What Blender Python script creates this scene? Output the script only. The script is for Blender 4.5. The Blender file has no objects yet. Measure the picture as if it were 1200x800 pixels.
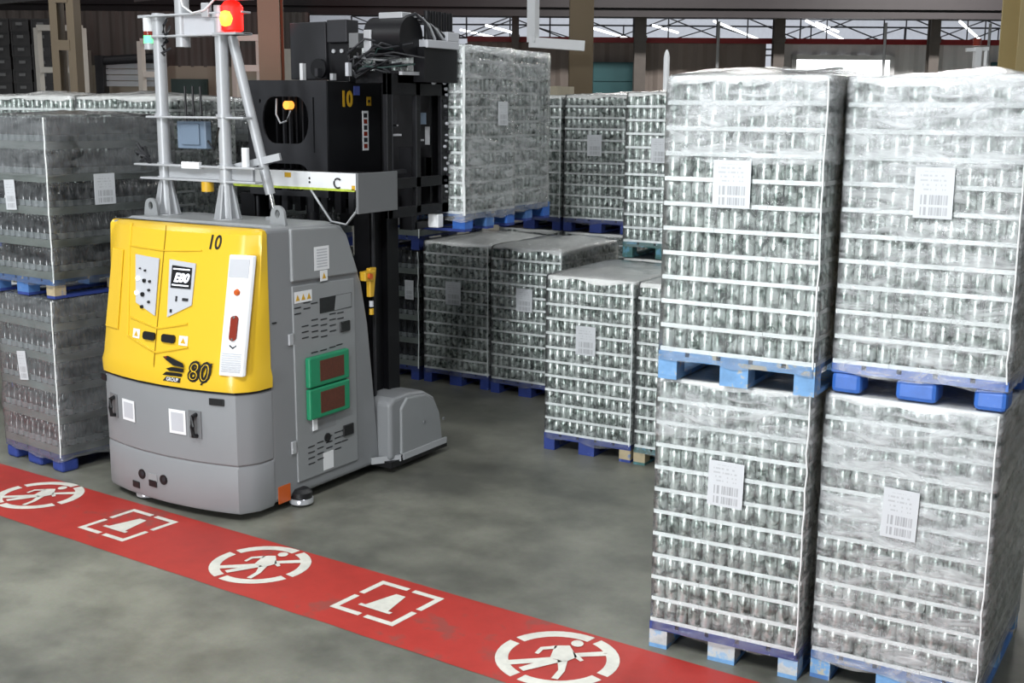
import bpy, bmesh, math, random
from mathutils import Vector, Matrix, noise
random.seed(7)
C = bpy.context.scene.collection
PI = math.pi

# ------------------------------------------------------------------ camera, world, lights, exposure
# warehouse frame: X runs along the pallet fronts, Y into the hall, Z up; the camera looks 31 degrees left of Y
YAW = 0.5393
PITCH, ROLL = 0.1909, 0.0071
CAM_H = 2.8119
cam = bpy.data.cameras.new('camera')
cam.sensor_width = 36.0
cam.lens = 1416.34 / 1200 * 36
cam.clip_end = 300
camo = bpy.data.objects.new('camera', cam)
C.objects.link(camo)
fw = Vector((0, math.cos(PITCH), -math.sin(PITCH)))
rt = Vector((1, 0, 0))
up = rt.cross(fw)
r2 = rt * math.cos(ROLL) + up * math.sin(ROLL)
u2 = -rt * math.sin(ROLL) + up * math.cos(ROLL)
camo.matrix_world = (Matrix.Translation((0, 0, CAM_H)) @ Matrix.Rotation(YAW, 4, 'Z') @
                     Matrix((r2, u2, -fw)).transposed().to_4x4())
bpy.context.scene.camera = camo
vs = bpy.context.scene.view_settings
vs.view_transform = 'Standard'
vs.look = 'None'
vs.exposure = 0.0
vs.gamma = 1.0
vs.use_curve_mapping = False

w = bpy.data.worlds.new('daylight')
bpy.context.scene.world = w
w.use_nodes = True
w.node_tree.nodes['Background'].inputs[0].default_value = (0.86, 0.93, 1.0, 1)
w.node_tree.nodes['Background'].inputs[1].default_value = 0.36


def cf(a, d):
    """camera-aligned building axes -> warehouse axes"""
    c, s = math.cos(YAW), math.sin(YAW)
    return (a * c - d * s, a * s + d * c)


def area_light(name, loc, sx, sy, power, rot=(0, 0, 0), col=(1, 1, 1)):
    l = bpy.data.lights.new(name, 'AREA')
    l.shape = 'RECTANGLE'
    l.size, l.size_y, l.energy, l.color = sx, sy, power, col
    o = bpy.data.objects.new(name, l)
    o.location = loc
    o.rotation_euler = rot
    C.objects.link(o)
    return o


# rows of ceiling strip lamps above the hall
for (x, y, p) in ((-2.3, 0.9, 560), (-7.2, 0.6, 360), (0.8, 4.0, 40), (-11.0, 2.5, 300), (-3.2, 7.2, 60),
                  (-7.0, 8.8, 45), (-11, 8, 70), (-3.0, 13.5, 130), (-8.0, 14.5, 110), (2.5, 9.5, 130)):
    area_light('strip_lamp', (x, y, 6.6), 0.5, 3.6, p, col=(0.95, 0.98, 1.0))
for a, d, p in ((3, 26, 600), (10.5, 26, 1300), (-8, 20, 60)):  # added, unseen area lights that brighten the back of the hall
    xx, yy = cf(a, d)
    area_light('rear_fill_light', (xx, yy, 7.2), 5, 0.6, p, rot=(0, 0, YAW), col=(1.0, 0.97, 0.94))
# added, unseen: tall area light behind the viewer, for highlights on the front film
area_light('front_fill_light', (-3.7, -7.0, 2.2), 1.3, 4.4, 950, rot=(PI / 2, 0, 0), col=(0.93, 0.97, 1.0))
# added area lights hidden in the next bay, aimed to brighten its far wall
for a in (-4, 10, 24):
    xx, yy = cf(a, 60)
    area_light('bay_fill_light', (xx, yy, 5.0), 14, 4, 520, rot=(PI / 2, 0, YAW), col=(0.93, 0.95, 1.0))

# ------------------------------------------------------------------ materials
def mat(name):
    m = bpy.data.materials.new(name)
    m.use_nodes = True
    nt = m.node_tree
    b = nt.nodes['Principled BSDF']
    return m, nt, b


def simple(name, col, rough=0.5, metal=0.0, vary=0.06, scale=6.0, bump=0.0, spec=0.5):
    m, nt, b = mat(name)
    b.inputs['Roughness'].default_value = rough
    b.inputs['Metallic'].default_value = metal
    b.inputs['Specular IOR Level'].default_value = spec
    tc = nt.nodes.new('ShaderNodeTexCoord')
    n = nt.nodes.new('ShaderNodeTexNoise')
    n.inputs['Scale'].default_value = scale
    n.inputs['Detail'].default_value = 5
    nt.links.new(tc.outputs['Object'], n.inputs['Vector'])
    mx = nt.nodes.new('ShaderNodeMix')
    mx.data_type = 'RGBA'
    mx.inputs['A'].default_value = (*[c * (1 - vary) for c in col], 1)
    mx.inputs['B'].default_value = (*[min(1, c * (1 + vary)) for c in col], 1)
    nt.links.new(n.outputs['Fac'], mx.inputs['Factor'])
    nt.links.new(mx.outputs['Result'], b.inputs['Base Color'])
    if bump:
        bp = nt.nodes.new('ShaderNodeBump')
        bp.inputs['Strength'].default_value = bump
        bp.inputs['Distance'].default_value = 0.01
        nt.links.new(n.outputs['Fac'], bp.inputs['Height'])
        nt.links.new(bp.outputs['Normal'], b.inputs['Normal'])
    return m


def worn(name, col, under, thresh=0.62, rough=0.6, scale=9.0):
    """paint worn through to what is under it, in patches of their own"""
    m, nt, b = mat(name)
    b.inputs['Roughness'].default_value = rough
    tc = nt.nodes.new('ShaderNodeTexCoord')
    oi = nt.nodes.new('ShaderNodeObjectInfo')
    ad = nt.nodes.new('ShaderNodeVectorMath')
    ad.operation = 'ADD'
    sc = nt.nodes.new('ShaderNodeVectorMath')
    sc.operation = 'SCALE'
    sc.inputs[0].default_value = (17, 31, 23)
    nt.links.new(oi.outputs['Random'], sc.inputs['Scale'])
    nt.links.new(tc.outputs['Object'], ad.inputs[0])
    nt.links.new(sc.outputs[0], ad.inputs[1])
    n = nt.nodes.new('ShaderNodeTexNoise')
    n.inputs['Scale'].default_value = scale
    n.inputs['Detail'].default_value = 8
    n.inputs['Roughness'].default_value = 0.7
    nt.links.new(ad.outputs[0], n.inputs['Vector'])
    r = nt.nodes.new('ShaderNodeValToRGB')
    r.color_ramp.elements[0].position = thresh - 0.03
    r.color_ramp.elements[0].color = (*col, 1)
    r.color_ramp.elements[1].position = thresh + 0.03
    r.color_ramp.elements[1].color = (*under, 1)
    e = r.color_ramp.elements.new(0.3)
    e.color = (*[c * 0.75 for c in col], 1)
    nt.links.new(n.outputs['Fac'], r.inputs['Fac'])
    nt.links.new(r.outputs['Color'], b.inputs['Base Color'])
    return m


def emit(name, col, s):
    m, nt, b = mat(name)
    b.inputs['Base Color'].default_value = (*col, 1)
    b.inputs['Emission Color'].default_value = (*col, 1)
    b.inputs['Emission Strength'].default_value = s
    return m


def floor_mat():
    m, nt, b = mat('polished_concrete')
    tc = nt.nodes.new('ShaderNodeTexCoord')
    def nz(s, d, rough=0.6):
        n = nt.nodes.new('ShaderNodeTexNoise')
        n.inputs['Scale'].default_value = s
        n.inputs['Detail'].default_value = d
        n.inputs['Roughness'].default_value = rough
        nt.links.new(tc.outputs['Object'], n.inputs['Vector'])
        return n
    a, c, f = nz(0.75, 5), nz(2.6, 6, 0.7), nz(60, 4)
    r = nt.nodes.new('ShaderNodeValToRGB')
    els = r.color_ramp.elements
    els[0].position, els[0].color = 0.36, (0.092, 0.093, 0.079, 1)
    els[1].position, els[1].color = 0.66, (0.225, 0.225, 0.185, 1)
    nt.links.new(a.outputs['Fac'], r.inputs['Fac'])
    r2_ = nt.nodes.new('ShaderNodeValToRGB')
    e = r2_.color_ramp.elements
    e[0].position, e[0].color = 0.32, (0.62, 0.62, 0.62, 1)
    e[1].position, e[1].color = 0.55, (1, 1, 1, 1)
    nt.links.new(c.outputs['Fac'], r2_.inputs['Fac'])
    mu = nt.nodes.new('ShaderNodeMix')
    mu.data_type, mu.blend_type = 'RGBA', 'MULTIPLY'
    mu.inputs['Factor'].default_value = 0.8
    nt.links.new(r.outputs['Color'], mu.inputs['A'])
    nt.links.new(r2_.outputs['Color'], mu.inputs['B'])
    mu2 = nt.nodes.new('ShaderNodeMix')
    mu2.data_type, mu2.blend_type = 'RGBA', 'OVERLAY'
    mu2.inputs['Factor'].default_value = 0.18
    nt.links.new(mu.outputs['Result'], mu2.inputs['A'])
    nt.links.new(f.outputs['Color'], mu2.inputs['B'])
    nt.links.new(mu2.outputs['Result'], b.inputs['Base Color'])
    mr = nt.nodes.new('ShaderNodeMapRange')
    mr.inputs['To Min'].default_value = 0.3
    mr.inputs['To Max'].default_value = 0.6
    nt.links.new(c.outputs['Fac'], mr.inputs['Value'])
    nt.links.new(mr.outputs['Result'], b.inputs['Roughness'])
    return m


def can_mat():
    m, nt, b = mat('printed_can')
    b.inputs['Metallic'].default_value = 0.75
    b.inputs['Roughness'].default_value = 0.33
    tc = nt.nodes.new('ShaderNodeTexCoord')
    oi = nt.nodes.new('ShaderNodeObjectInfo')
    sc = nt.nodes.new('ShaderNodeVectorMath')
    sc.operation = 'SCALE'
    sc.inputs[0].default_value = (41, 29, 37)
    nt.links.new(oi.outputs['Random'], sc.inputs['Scale'])
    ad = nt.nodes.new('ShaderNodeVectorMath')
    nt.links.new(tc.outputs['Object'], ad.inputs[0])
    nt.links.new(sc.outputs[0], ad.inputs[1])
    n = nt.nodes.new('ShaderNodeTexNoise')
    n.inputs['Scale'].default_value = 20
    n.inputs['Detail'].default_value = 2
    n.inputs['Distortion'].default_value = 0.6
    nt.links.new(ad.outputs[0], n.inputs['Vector'])
    r = nt.nodes.new('ShaderNodeValToRGB')
    e = r.color_ramp.elements
    e[0].position, e[0].color = 0.33, (0.03, 0.05, 0.04, 1)
    e[1].position, e[1].color = 0.56, (0.66, 0.71, 0.68, 1)
    x = e.new(0.44)
    x.color = (0.26, 0.31, 0.28, 1)
    nt.links.new(n.outputs['Fac'], r.inputs['Fac'])
    nt.links.new(r.outputs['Color'], b.inputs['Base Color'])
    return m


def film_mat(name, haze_lo, haze_hi, tint=(0.9, 0.92, 0.93), wr=0.35, gloss=1.0):
    m = bpy.data.materials.new(name)
    m.use_nodes = True
    nt = m.node_tree
    nt.nodes.clear()
    out = nt.nodes.new('ShaderNodeOutputMaterial')
    tc = nt.nodes.new('ShaderNodeTexCoord')
    mp = nt.nodes.new('ShaderNodeMapping')
    mp.inputs['Scale'].default_value = (2.2, 2.2, 7.5)
    mp.inputs['Rotation'].default_value = (0.05, 0.09, 0)
    nt.links.new(tc.outputs['Object'], mp.inputs['Vector'])
    n = nt.nodes.new('ShaderNodeTexNoise')
    n.inputs['Scale'].default_value = 2.0
    n.inputs['Detail'].default_value = 7
    n.inputs['Roughness'].default_value = 0.62
    n.inputs['Distortion'].default_value = 0.7
    nt.links.new(mp.outputs[0], n.inputs['Vector'])
    bp = nt.nodes.new('ShaderNodeBump')
    bp.inputs['Strength'].default_value = wr
    bp.inputs['Distance'].default_value = 0.03
    nt.links.new(n.outputs['Fac'], bp.inputs['Height'])
    tr = nt.nodes.new('ShaderNodeBsdfTransparent')
    tr.inputs[0].default_value = (0.985, 0.99, 0.99, 1)
    gl = nt.nodes.new('ShaderNodeBsdfGlossy')
    gl.inputs['Roughness'].default_value = 0.16
    gl.inputs['Color'].default_value = (gloss, gloss, gloss, 1)
    nt.links.new(bp.outputs[0], gl.inputs['Normal'])
    di = nt.nodes.new('ShaderNodeBsdfDiffuse')
    di.inputs['Color'].default_value = (*tint, 1)
    nt.links.new(bp.outputs[0], di.inputs['Normal'])
    r = nt.nodes.new('ShaderNodeMapRange')
    r.inputs['From Min'].default_value = 0.38
    r.inputs['From Max'].default_value = 0.72
    r.inputs['To Min'].default_value = haze_lo
    r.inputs['To Max'].default_value = haze_hi
    nt.links.new(n.outputs['Fac'], r.inputs['Value'])
    m1 = nt.nodes.new('ShaderNodeMixShader')
    nt.links.new(r.outputs[0], m1.inputs[0])
    nt.links.new(tr.outputs[0], m1.inputs[1])
    nt.links.new(di.outputs[0], m1.inputs[2])
    fr = nt.nodes.new('ShaderNodeFresnel')
    fr.inputs['IOR'].default_value = 1.5
    nt.links.new(bp.outputs[0], fr.inputs['Normal'])
    ml = nt.nodes.new('ShaderNodeMath')
    ml.operation = 'MULTIPLY'
    ml.inputs[1].default_value = 1.0
    ml.use_clamp = True
    nt.links.new(fr.outputs[0], ml.inputs[0])
    m2 = nt.nodes.new('ShaderNodeMixShader')
    nt.links.new(ml.outputs[0], m2.inputs[0])
    nt.links.new(m1.outputs[0], m2.inputs[1])
    nt.links.new(gl.outputs[0], m2.inputs[2])
    nt.links.new(m2.outputs[0], out.inputs[0])
    return m


def label_mat():
    """white pallet label: rules of small print on top, a double barcode below"""
    m, nt, b = mat('barcode_paper')
    b.inputs['Roughness'].default_value = 0.45
    tc = nt.nodes.new('ShaderNodeTexCoord')
    sp = nt.nodes.new('ShaderNodeSeparateXYZ')
    nt.links.new(tc.outputs['Generated'], sp.inputs[0])
    def math_(op, a, bb):
        n = nt.nodes.new('ShaderNodeMath')
        n.operation = op
        for i, v in enumerate((a, bb)):
            if v is None:
                continue
            if isinstance(v, (int, float)):
                n.inputs[i].default_value = v
            else:
                nt.links.new(v, n.inputs[i])
        return n.outputs[0]
    X, Z = sp.outputs['X'], sp.outputs['Z']
    def band(v, lo, hi):
        return math_('MULTIPLY', math_('GREATER_THAN', v, lo), math_('LESS_THAN', v, hi))
    wn = nt.nodes.new('ShaderNodeTexWhiteNoise')
    wn.noise_dimensions = '1D'
    nt.links.new(math_('ADD', math_('FLOOR', math_('MULTIPLY', X, 58), None), 3.37), wn.inputs['W'])
    bars = math_('GREATER_THAN', wn.outputs['Value'], 0.5)
    rows = math_('ADD', band(Z, 0.06, 0.22), band(Z, 0.27, 0.46))
    bars = math_('MULTIPLY', math_('MULTIPLY', bars, rows), band(X, 0.16, 0.88))
    wn2 = nt.nodes.new('ShaderNodeTexWhiteNoise')
    wn2.noise_dimensions = '2D'
    cb = nt.nodes.new('ShaderNodeCombineXYZ')
    nt.links.new(math_('FLOOR', math_('MULTIPLY', X, 30), None), cb.inputs[0])
    nt.links.new(math_('FLOOR', math_('MULTIPLY', Z, 22), None), cb.inputs[1])
    nt.links.new(cb.outputs[0], wn2.inputs['Vector'])
    ln = math_('LESS_THAN', math_('FRACT', math_('MULTIPLY', Z, 11), None), 0.4)
    txt = math_('MULTIPLY', math_('MULTIPLY', math_('GREATER_THAN', wn2.outputs['Value'], 0.5), ln),
                math_('MULTIPLY', band(Z, 0.55, 0.92), band(X, 0.14, 0.8)))
    k = math_('ADD', math_('MULTIPLY', bars, 0.5), math_('MULTIPLY', txt, 0.3))
    mx = nt.nodes.new('ShaderNodeMix')
    mx.data_type = 'RGBA'
    mx.inputs['A'].default_value = (0.56, 0.58, 0.60, 1)
    mx.inputs['B'].default_value = (0.12, 0.12, 0.13, 1)
    nt.links.new(k, mx.inputs['Factor'])
    nt.links.new(mx.outputs['Result'], b.inputs['Base Color'])
    return m


M = dict(
    floor=floor_mat(),
    red=worn('red_floor_paint', (0.40, 0.030, 0.022), (0.27, 0.05, 0.04), 0.60, 0.5, 2.2),
    whitepaint=worn('white_floor_paint', (0.68, 0.67, 0.60), (0.42, 0.36, 0.31), 0.68, 0.55, 7),
    can=can_mat(),
    tray=simple('tray_board', (0.86, 0.89, 0.88), 0.5, vary=0.08, scale=20),
    film=film_mat('stretch_film_clear', 0.01, 0.17, wr=0.55),
    film_thick_glare=film_mat('stretch_film_thick_glare', 0.05, 0.5, wr=0.6),  # hazy wrap; its white haze also stands in for glare on the right stack
    film_grey=film_mat('stretch_film_grey', 0.02, 0.15, (0.66, 0.69, 0.70), 0.6),
    film_heavy=film_mat('stretch_film_heavy', 0.13, 0.32, (0.46, 0.48, 0.49), 0.4),
    film_dark=film_mat('stretch_film_dark', 0.01, 0.08, (0.4, 0.42, 0.44), 0.4, 0.6),
    sheet=simple('cover_sheet', (0.72, 0.72, 0.70), 0.4, vary=0.1, scale=5, bump=0.5),
    label=label_mat(),
    blue=worn('worn_blue_wood', (0.075, 0.19, 0.46), (0.42, 0.38, 0.28), 0.60),
    palblue=worn('pale_blue_wood', (0.16, 0.34, 0.60), (0.45, 0.42, 0.33), 0.58),
    navy=worn('deep_blue_wood', (0.028, 0.055, 0.26), (0.16, 0.22, 0.42), 0.64),
    plastic=worn('blue_block_paint', (0.045, 0.16, 0.56), (0.35, 0.42, 0.40), 0.66, 0.4),
    greenwood=worn('worn_green_wood', (0.06, 0.16, 0.15), (0.10, 0.26, 0.36), 0.56),
    rawwood=worn('bare_wood', (0.46, 0.38, 0.24), (0.18, 0.24, 0.40), 0.62, 0.75),
    greywood=worn('bleached_wood', (0.48, 0.50, 0.50), (0.28, 0.42, 0.58), 0.52, 0.75),
    glass=simple('dark_bottle', (0.028, 0.030, 0.034), 0.14, vary=0.5, scale=3, spec=0.9),
    bottletray=simple('bottle_tray', (0.22, 0.25, 0.23), 0.55, vary=0.25, scale=8),
    bottlelabel=simple('bottle_label', (0.30, 0.33, 0.34), 0.5, vary=0.5, scale=12),
    yellow=simple('yellow_paint', (0.74, 0.475, 0.028), 0.28, vary=0.03, scale=2),
    yellowshade=simple('yellow_seam_shade', (0.30, 0.18, 0.01), 0.4),
    grey=simple('grey_paint', (0.225, 0.232, 0.24), 0.42, vary=0.05, scale=3),
    greydark=simple('dark_grey_paint', (0.15, 0.155, 0.16), 0.45, vary=0.05, scale=3),
    greylight=simple('light_grey_paint', (0.255, 0.265, 0.27), 0.42, vary=0.05),
    silver=simple('pale_grey_metal', (0.43, 0.44, 0.455), 0.38, 0.15, vary=0.05),
    panel=simple('control_panel_grey', (0.50, 0.51, 0.54), 0.45),
    white=simple('white_plastic', (0.78, 0.79, 0.80), 0.4, vary=0.03),
    black=simple('black_plastic', (0.008, 0.008, 0.009), 0.4),
    blackmetal=simple('black_steel', (0.006, 0.006, 0.0075), 0.45, vary=0.3, spec=0.3),
    charcoal=simple('charcoal_steel', (0.024, 0.0245, 0.028), 0.5, vary=0.15, spec=0.35),
    chrome=simple('bright_steel', (0.6, 0.6, 0.6), 0.25, 0.9),
    green=simple('green_plastic', (0.012, 0.24, 0.11), 0.45),
    rust=simple('dark_red_mesh', (0.10, 0.028, 0.014), 0.6, vary=0.4, scale=60),
    orange=simple('orange_plastic', (0.55, 0.10, 0.015), 0.4),
    redlens=simple('red_lens', (0.22, 0.025, 0.012), 0.2),
    bluesticker=simple('blue_sticker', (0.10, 0.14, 0.48), 0.5),
    slate=simple('blue_grey_plastic', (0.15, 0.20, 0.27), 0.45),
    lime=simple('lime_tape', (0.45, 0.55, 0.06), 0.6, vary=0.5, scale=30),
    amber=simple('amber_plastic', (0.62, 0.36, 0.02), 0.45),
    redglow=emit('red_beacon_light', (1.0, 0.006, 0.003), 2.6),
    hotglow=emit('beacon_core_light', (1.0, 0.30, 0.035), 3.2),
    greenglow=emit('green_signal_light', (0.1, 1.0, 0.25), 2.2),
    amberglow=emit('amber_signal_light', (1.0, 0.35, 0.05), 1.6),
    screenwhite=emit('screen_white_light', (0.9, 0.92, 1.0), 0.9),
    tube=emit('fluorescent_light', (0.95, 0.97, 1.0), 5),
    daylight=emit('daylight_opening_light', (0.96, 0.98, 1.0), 2.6),
    brownwall=simple('brown_cladding', (0.20, 0.165, 0.145), 0.6, vary=0.12, scale=0.8),
    umberwall=simple('umber_cladding', (0.085, 0.07, 0.062), 0.6, vary=0.12, scale=0.8),
    greywall=simple('grey_cladding', (0.62, 0.62, 0.62), 0.6, vary=0.12, scale=0.8),
    beige=simple('beige_wall', (0.36, 0.315, 0.25), 0.8, vary=0.06, scale=0.8),
    cream=simple('cream_wall', (0.60, 0.56, 0.50), 0.8, vary=0.06),
    teal=simple('teal_door', (0.018, 0.085, 0.095), 0.55, vary=0.1),
    tealdark=simple('dark_green_door', (0.010, 0.035, 0.030), 0.55, vary=0.1),
    steelbrown=simple('brown_column_paint', (0.125, 0.088, 0.045), 0.5, vary=0.15, scale=2),
    steeltan=simple('tan_column_paint', (0.36, 0.28, 0.13), 0.5, vary=0.1, scale=2),
    steelgrey=simple('grey_brown_steel', (0.11, 0.095, 0.085), 0.5, vary=0.15),
    steeldark=simple('dark_roof_steel', (0.022, 0.020, 0.019), 0.6, vary=0.2),
    steelmid=simple('roof_beam_steel', (0.026, 0.021, 0.023), 0.55, vary=0.2, scale=3),
    truss=simple('truss_steel', (0.10, 0.10, 0.11), 0.55),
    redrail=simple('red_rail', (0.24, 0.01, 0.012), 0.5),
    roofwhite=simple('pale_roof_sheet', (0.72, 0.74, 0.78), 0.6, vary=0.08),
    crate=simple('dark_crate', (0.028, 0.026, 0.026), 0.55, vary=0.3),
    cratehandle=simple('crate_rim', (0.13, 0.13, 0.13), 0.5),
    cardboard=simple('cardboard', (0.34, 0.30, 0.22), 0.8),
)


# ------------------------------------------------------------------ mesh helpers
class MB:
    def __init__(s, off=(0, 0, 0)):
        s.v, s.f, s.off = [], [], Vector(off)

    def pt(s, p):
        s.v.append(tuple(Vector(p) - s.off))
        return len(s.v) - 1

    def box(s, x0, x1, y0, y1, z0, z1):
        i = [s.pt(p) for p in ((x0, y0, z0), (x1, y0, z0), (x1, y1, z0), (x0, y1, z0),
                               (x0, y0, z1), (x1, y0, z1), (x1, y1, z1), (x0, y1, z1))]
        for q in ((0, 3, 2, 1), (4, 5, 6, 7), (0, 1, 5, 4), (1, 2, 6, 5), (2, 3, 7, 6), (3, 0, 4, 7)):
            s.f.append([i[k] for k in q])
        return s

    def obox(s, p0, p1, wx, wz, roll=0):
        """a square bar from p0 to p1"""
        a, b = Vector(p0), Vector(p1)
        d = (b - a).normalized()
        h = Vector((0, 0, 1)) if abs(d.z) < 0.95 else Vector((0, 1, 0))
        sx = d.cross(h).normalized()
        sz = sx.cross(d).normalized()
        i = []
        for c in (a, b):
            for (p, q) in ((-1, -1), (1, -1), (1, 1), (-1, 1)):
                i.append(s.pt(c + sx * p * wx / 2 + sz * q * wz / 2))
        for q in ((0, 1, 2, 3), (7, 6, 5, 4), (0, 4, 5, 1), (1, 5, 6, 2), (2, 6, 7, 3), (3, 7, 4, 0)):
            s.f.append([i[k] for k in q])
        return s

    def cyl(s, p0, p1, r, n=16, r1=None, caps=True):
        a, b = Vector(p0), Vector(p1)
        d = (b - a).normalized()
        h = Vector((0, 0, 1)) if abs(d.z) < 0.95 else Vector((1, 0, 0))
        x = d.cross(h).normalized()
        y = d.cross(x).normalized()
        r1 = r if r1 is None else r1
        A, B = [], []
        for k in range(n):
            t = 2 * PI * k / n
            e = x * math.cos(t) + y * math.sin(t)
            A.append(s.pt(a + e * r))
            B.append(s.pt(b + e * r1))
        for k in range(n):
            s.f.append([A[k], B[k], B[(k + 1) % n], A[(k + 1) % n]])
        if caps:
            s.f.append(A[::-1][::-1])
            s.f.append(B[::-1])
        return s

    def lathe(s, prof, c=(0, 0, 0), n=16, cap0=True, cap1=True):
        rings = []
        for (r, z) in prof:
            rings.append([s.pt((c[0] + r * math.cos(2 * PI * k / n), c[1] + r * math.sin(2 * PI * k / n), c[2] + z))
                          for k in range(n)])
        for a, b in zip(rings, rings[1:]):
            for k in range(n):
                s.f.append([a[k], a[(k + 1) % n], b[(k + 1) % n], b[k]])
        if cap0:
            s.f.append(rings[0][::-1])
        if cap1:
            s.f.append(rings[-1])
        return s

    def tube(s, path, r, n=8):
        ps = [Vector(p) for p in path]
        rings = []
        for i, p in enumerate(ps):
            d = (ps[min(i + 1, len(ps) - 1)] - ps[max(i - 1, 0)]).normalized()
            h = Vector((0, 0, 1)) if abs(d.z) < 0.9 else Vector((1, 0, 0))
            x = d.cross(h).normalized()
            y = d.cross(x).normalized()
            rings.append([s.pt(p + (x * math.cos(2 * PI * k / n) + y * math.sin(2 * PI * k / n)) * r) for k in range(n)])
        for a, b in zip(rings, rings[1:]):
            for k in range(n):
                s.f.append([a[k], b[k], b[(k + 1) % n], a[(k + 1) % n]])
        s.f.append(rings[0])
        s.f.append(rings[-1][::-1])
        return s

    def loft(s, rings, close=True, cap0=False, cap1=False):
        R = [[s.pt(p) for p in r] for r in rings]
        n = len(R[0])
        for a, b in zip(R, R[1:]):
            for k in range(n if close else n - 1):
                s.f.append([a[k], a[(k + 1) % n], b[(k + 1) % n], b[k]])
        if cap0:
            s.f.append(R[0][::-1])
        if cap1:
            s.f.append(R[-1])
        return s

    def prism(s, a, b):
        """two matching outlines joined and capped"""
        return s.loft([a, b], True, True, True)

    def mesh(s, name):
        me = bpy.data.meshes.new(name)
        me.from_pydata(s.v, [], s.f)
        bm = bmesh.new()
        bm.from_mesh(me)
        bmesh.ops.recalc_face_normals(bm, faces=bm.faces)
        bm.to_mesh(me)
        bm.free()
        return me

    def build(s, name, m, parent=None, smooth=0, bevel=0, seg=2):
        me = s.mesh(name)
        return link(name, me, m, parent, smooth=smooth, bevel=bevel, seg=seg)


def link(name, me, m, parent=None, loc=(0, 0, 0), smooth=0, bevel=0, seg=2):
    if m is not None and not me.materials:
        me.materials.append(m)
    if smooth:
        me.shade_smooth() if hasattr(me, 'shade_smooth') else None
        try:
            me.set_sharp_from_angle(angle=math.radians(smooth))
        except Exception:
            pass
    o = bpy.data.objects.new(name, me)
    C.objects.link(o)
    o.parent = parent
    o.location = loc
    if bevel:
        bv = o.modifiers.new('bevel', 'BEVEL')
        bv.width, bv.segments, bv.limit_method, bv.angle_limit = bevel, seg, 'ANGLE', math.radians(35)
        bv.harden_normals = False
    return o


def thing(name, label, cat, loc=(0, 0, 0), rz=0, group=None):
    o = bpy.data.objects.new(name, None)
    o.empty_display_size = 0.1
    C.objects.link(o)
    o.location = loc
    o.rotation_euler = (0, 0, rz)
    o['label'], o['category'] = label, cat
    if group:
        o['group'] = group
    return o


def tag(o, label, cat, group=None):
    o['label'], o['category'] = label, cat
    if group:
        o['group'] = group
    return o


def struct(o):
    o['kind'] = 'structure'
    return o


def stuff(o):
    o['kind'] = 'stuff'
    return o


def empty(name, parent, loc=(0, 0, 0)):
    o = bpy.data.objects.new(name, None)
    o.empty_display_size = 0.05
    C.objects.link(o)
    o.parent = parent
    o.location = loc
    return o


def text_mesh(txt, size, depth=0.002, shear=0.0, xscale=1.0, bold=0.0):
    cu = bpy.data.curves.new('lettering', 'FONT')
    cu.body = txt
    cu.size = size
    cu.extrude = depth
    cu.shear = shear
    cu.offset = bold
    cu.align_x, cu.align_y = 'CENTER', 'CENTER'
    cu.resolution_u = 3
    o = bpy.data.objects.new('lettering', cu)
    C.objects.link(o)
    bpy.context.view_layer.update()
    dg = bpy.context.evaluated_depsgraph_get()
    me = bpy.data.meshes.new_from_object(o.evaluated_get(dg))
    bpy.data.objects.remove(o)
    bpy.data.curves.remove(cu)
    for v in me.vertices:
        v.co.x *= xscale
    return me


def place_mesh(me, fn):
    for v in me.vertices:
        v.co = fn(v.co.x, v.co.y, v.co.z)
    return me


# ------------------------------------------------------------------ setting: floor, walls, roof
fl = MB()
fl.box(-60, 45, -14, 75, -0.1, 0)
struct(fl.build('floor', M['floor']))

def cbox(mb, a0, a1, d0, d1, z0, z1):
    """box in camera-aligned building axes"""
    i = []
    for z in (z0, z1):
        for (a, d) in ((a0, d0), (a1, d0), (a1, d1), (a0, d1)):
            x, y = cf(a, d)
            i.append(mb.pt((x, y, z)))
    for q in ((0, 3, 2, 1), (4, 5, 6, 7), (0, 1, 5, 4), (1, 2, 6, 5), (2, 3, 7, 6), (3, 0, 4, 7)):
        mb.f.append([i[k] for k in q])
    return mb


def cp(a, d, z):
    x, y = cf(a, d)
    return (x, y, z)


def corrugated(name, a0, a1, d, z0, z1, m, pitch=0.5, depth=0.05):
    mb = MB()
    n = int((a1 - a0) / pitch * 4)
    lo, hi = [], []
    for k in range(n + 1):
        a = a0 + (a1 - a0) * k / n
        dd = d + (depth if (k % 4) in (1, 2) else 0)
        lo.append(mb.pt(cp(a, dd, z0)))
        hi.append(mb.pt(cp(a, dd, z1)))
    for k in range(n):
        mb.f.append([lo[k], lo[k + 1], hi[k + 1], hi[k]])
    b0, b1 = mb.pt(cp(a0, d + 0.2, z0)), mb.pt(cp(a0, d + 0.2, z1))
    c0, c1 = mb.pt(cp(a1, d + 0.2, z0)), mb.pt(cp(a1, d + 0.2, z1))
    mb.f.append([b0, c0, c1, b1])
    return struct(mb.build(name, m))


corrugated('wall_back', -1.2, 6.5, 32, 0, 4.5, M['brownwall'])
corrugated('wall_back.001', 6.8, 22, 32, 0, 4.5, M['greywall'])
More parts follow.
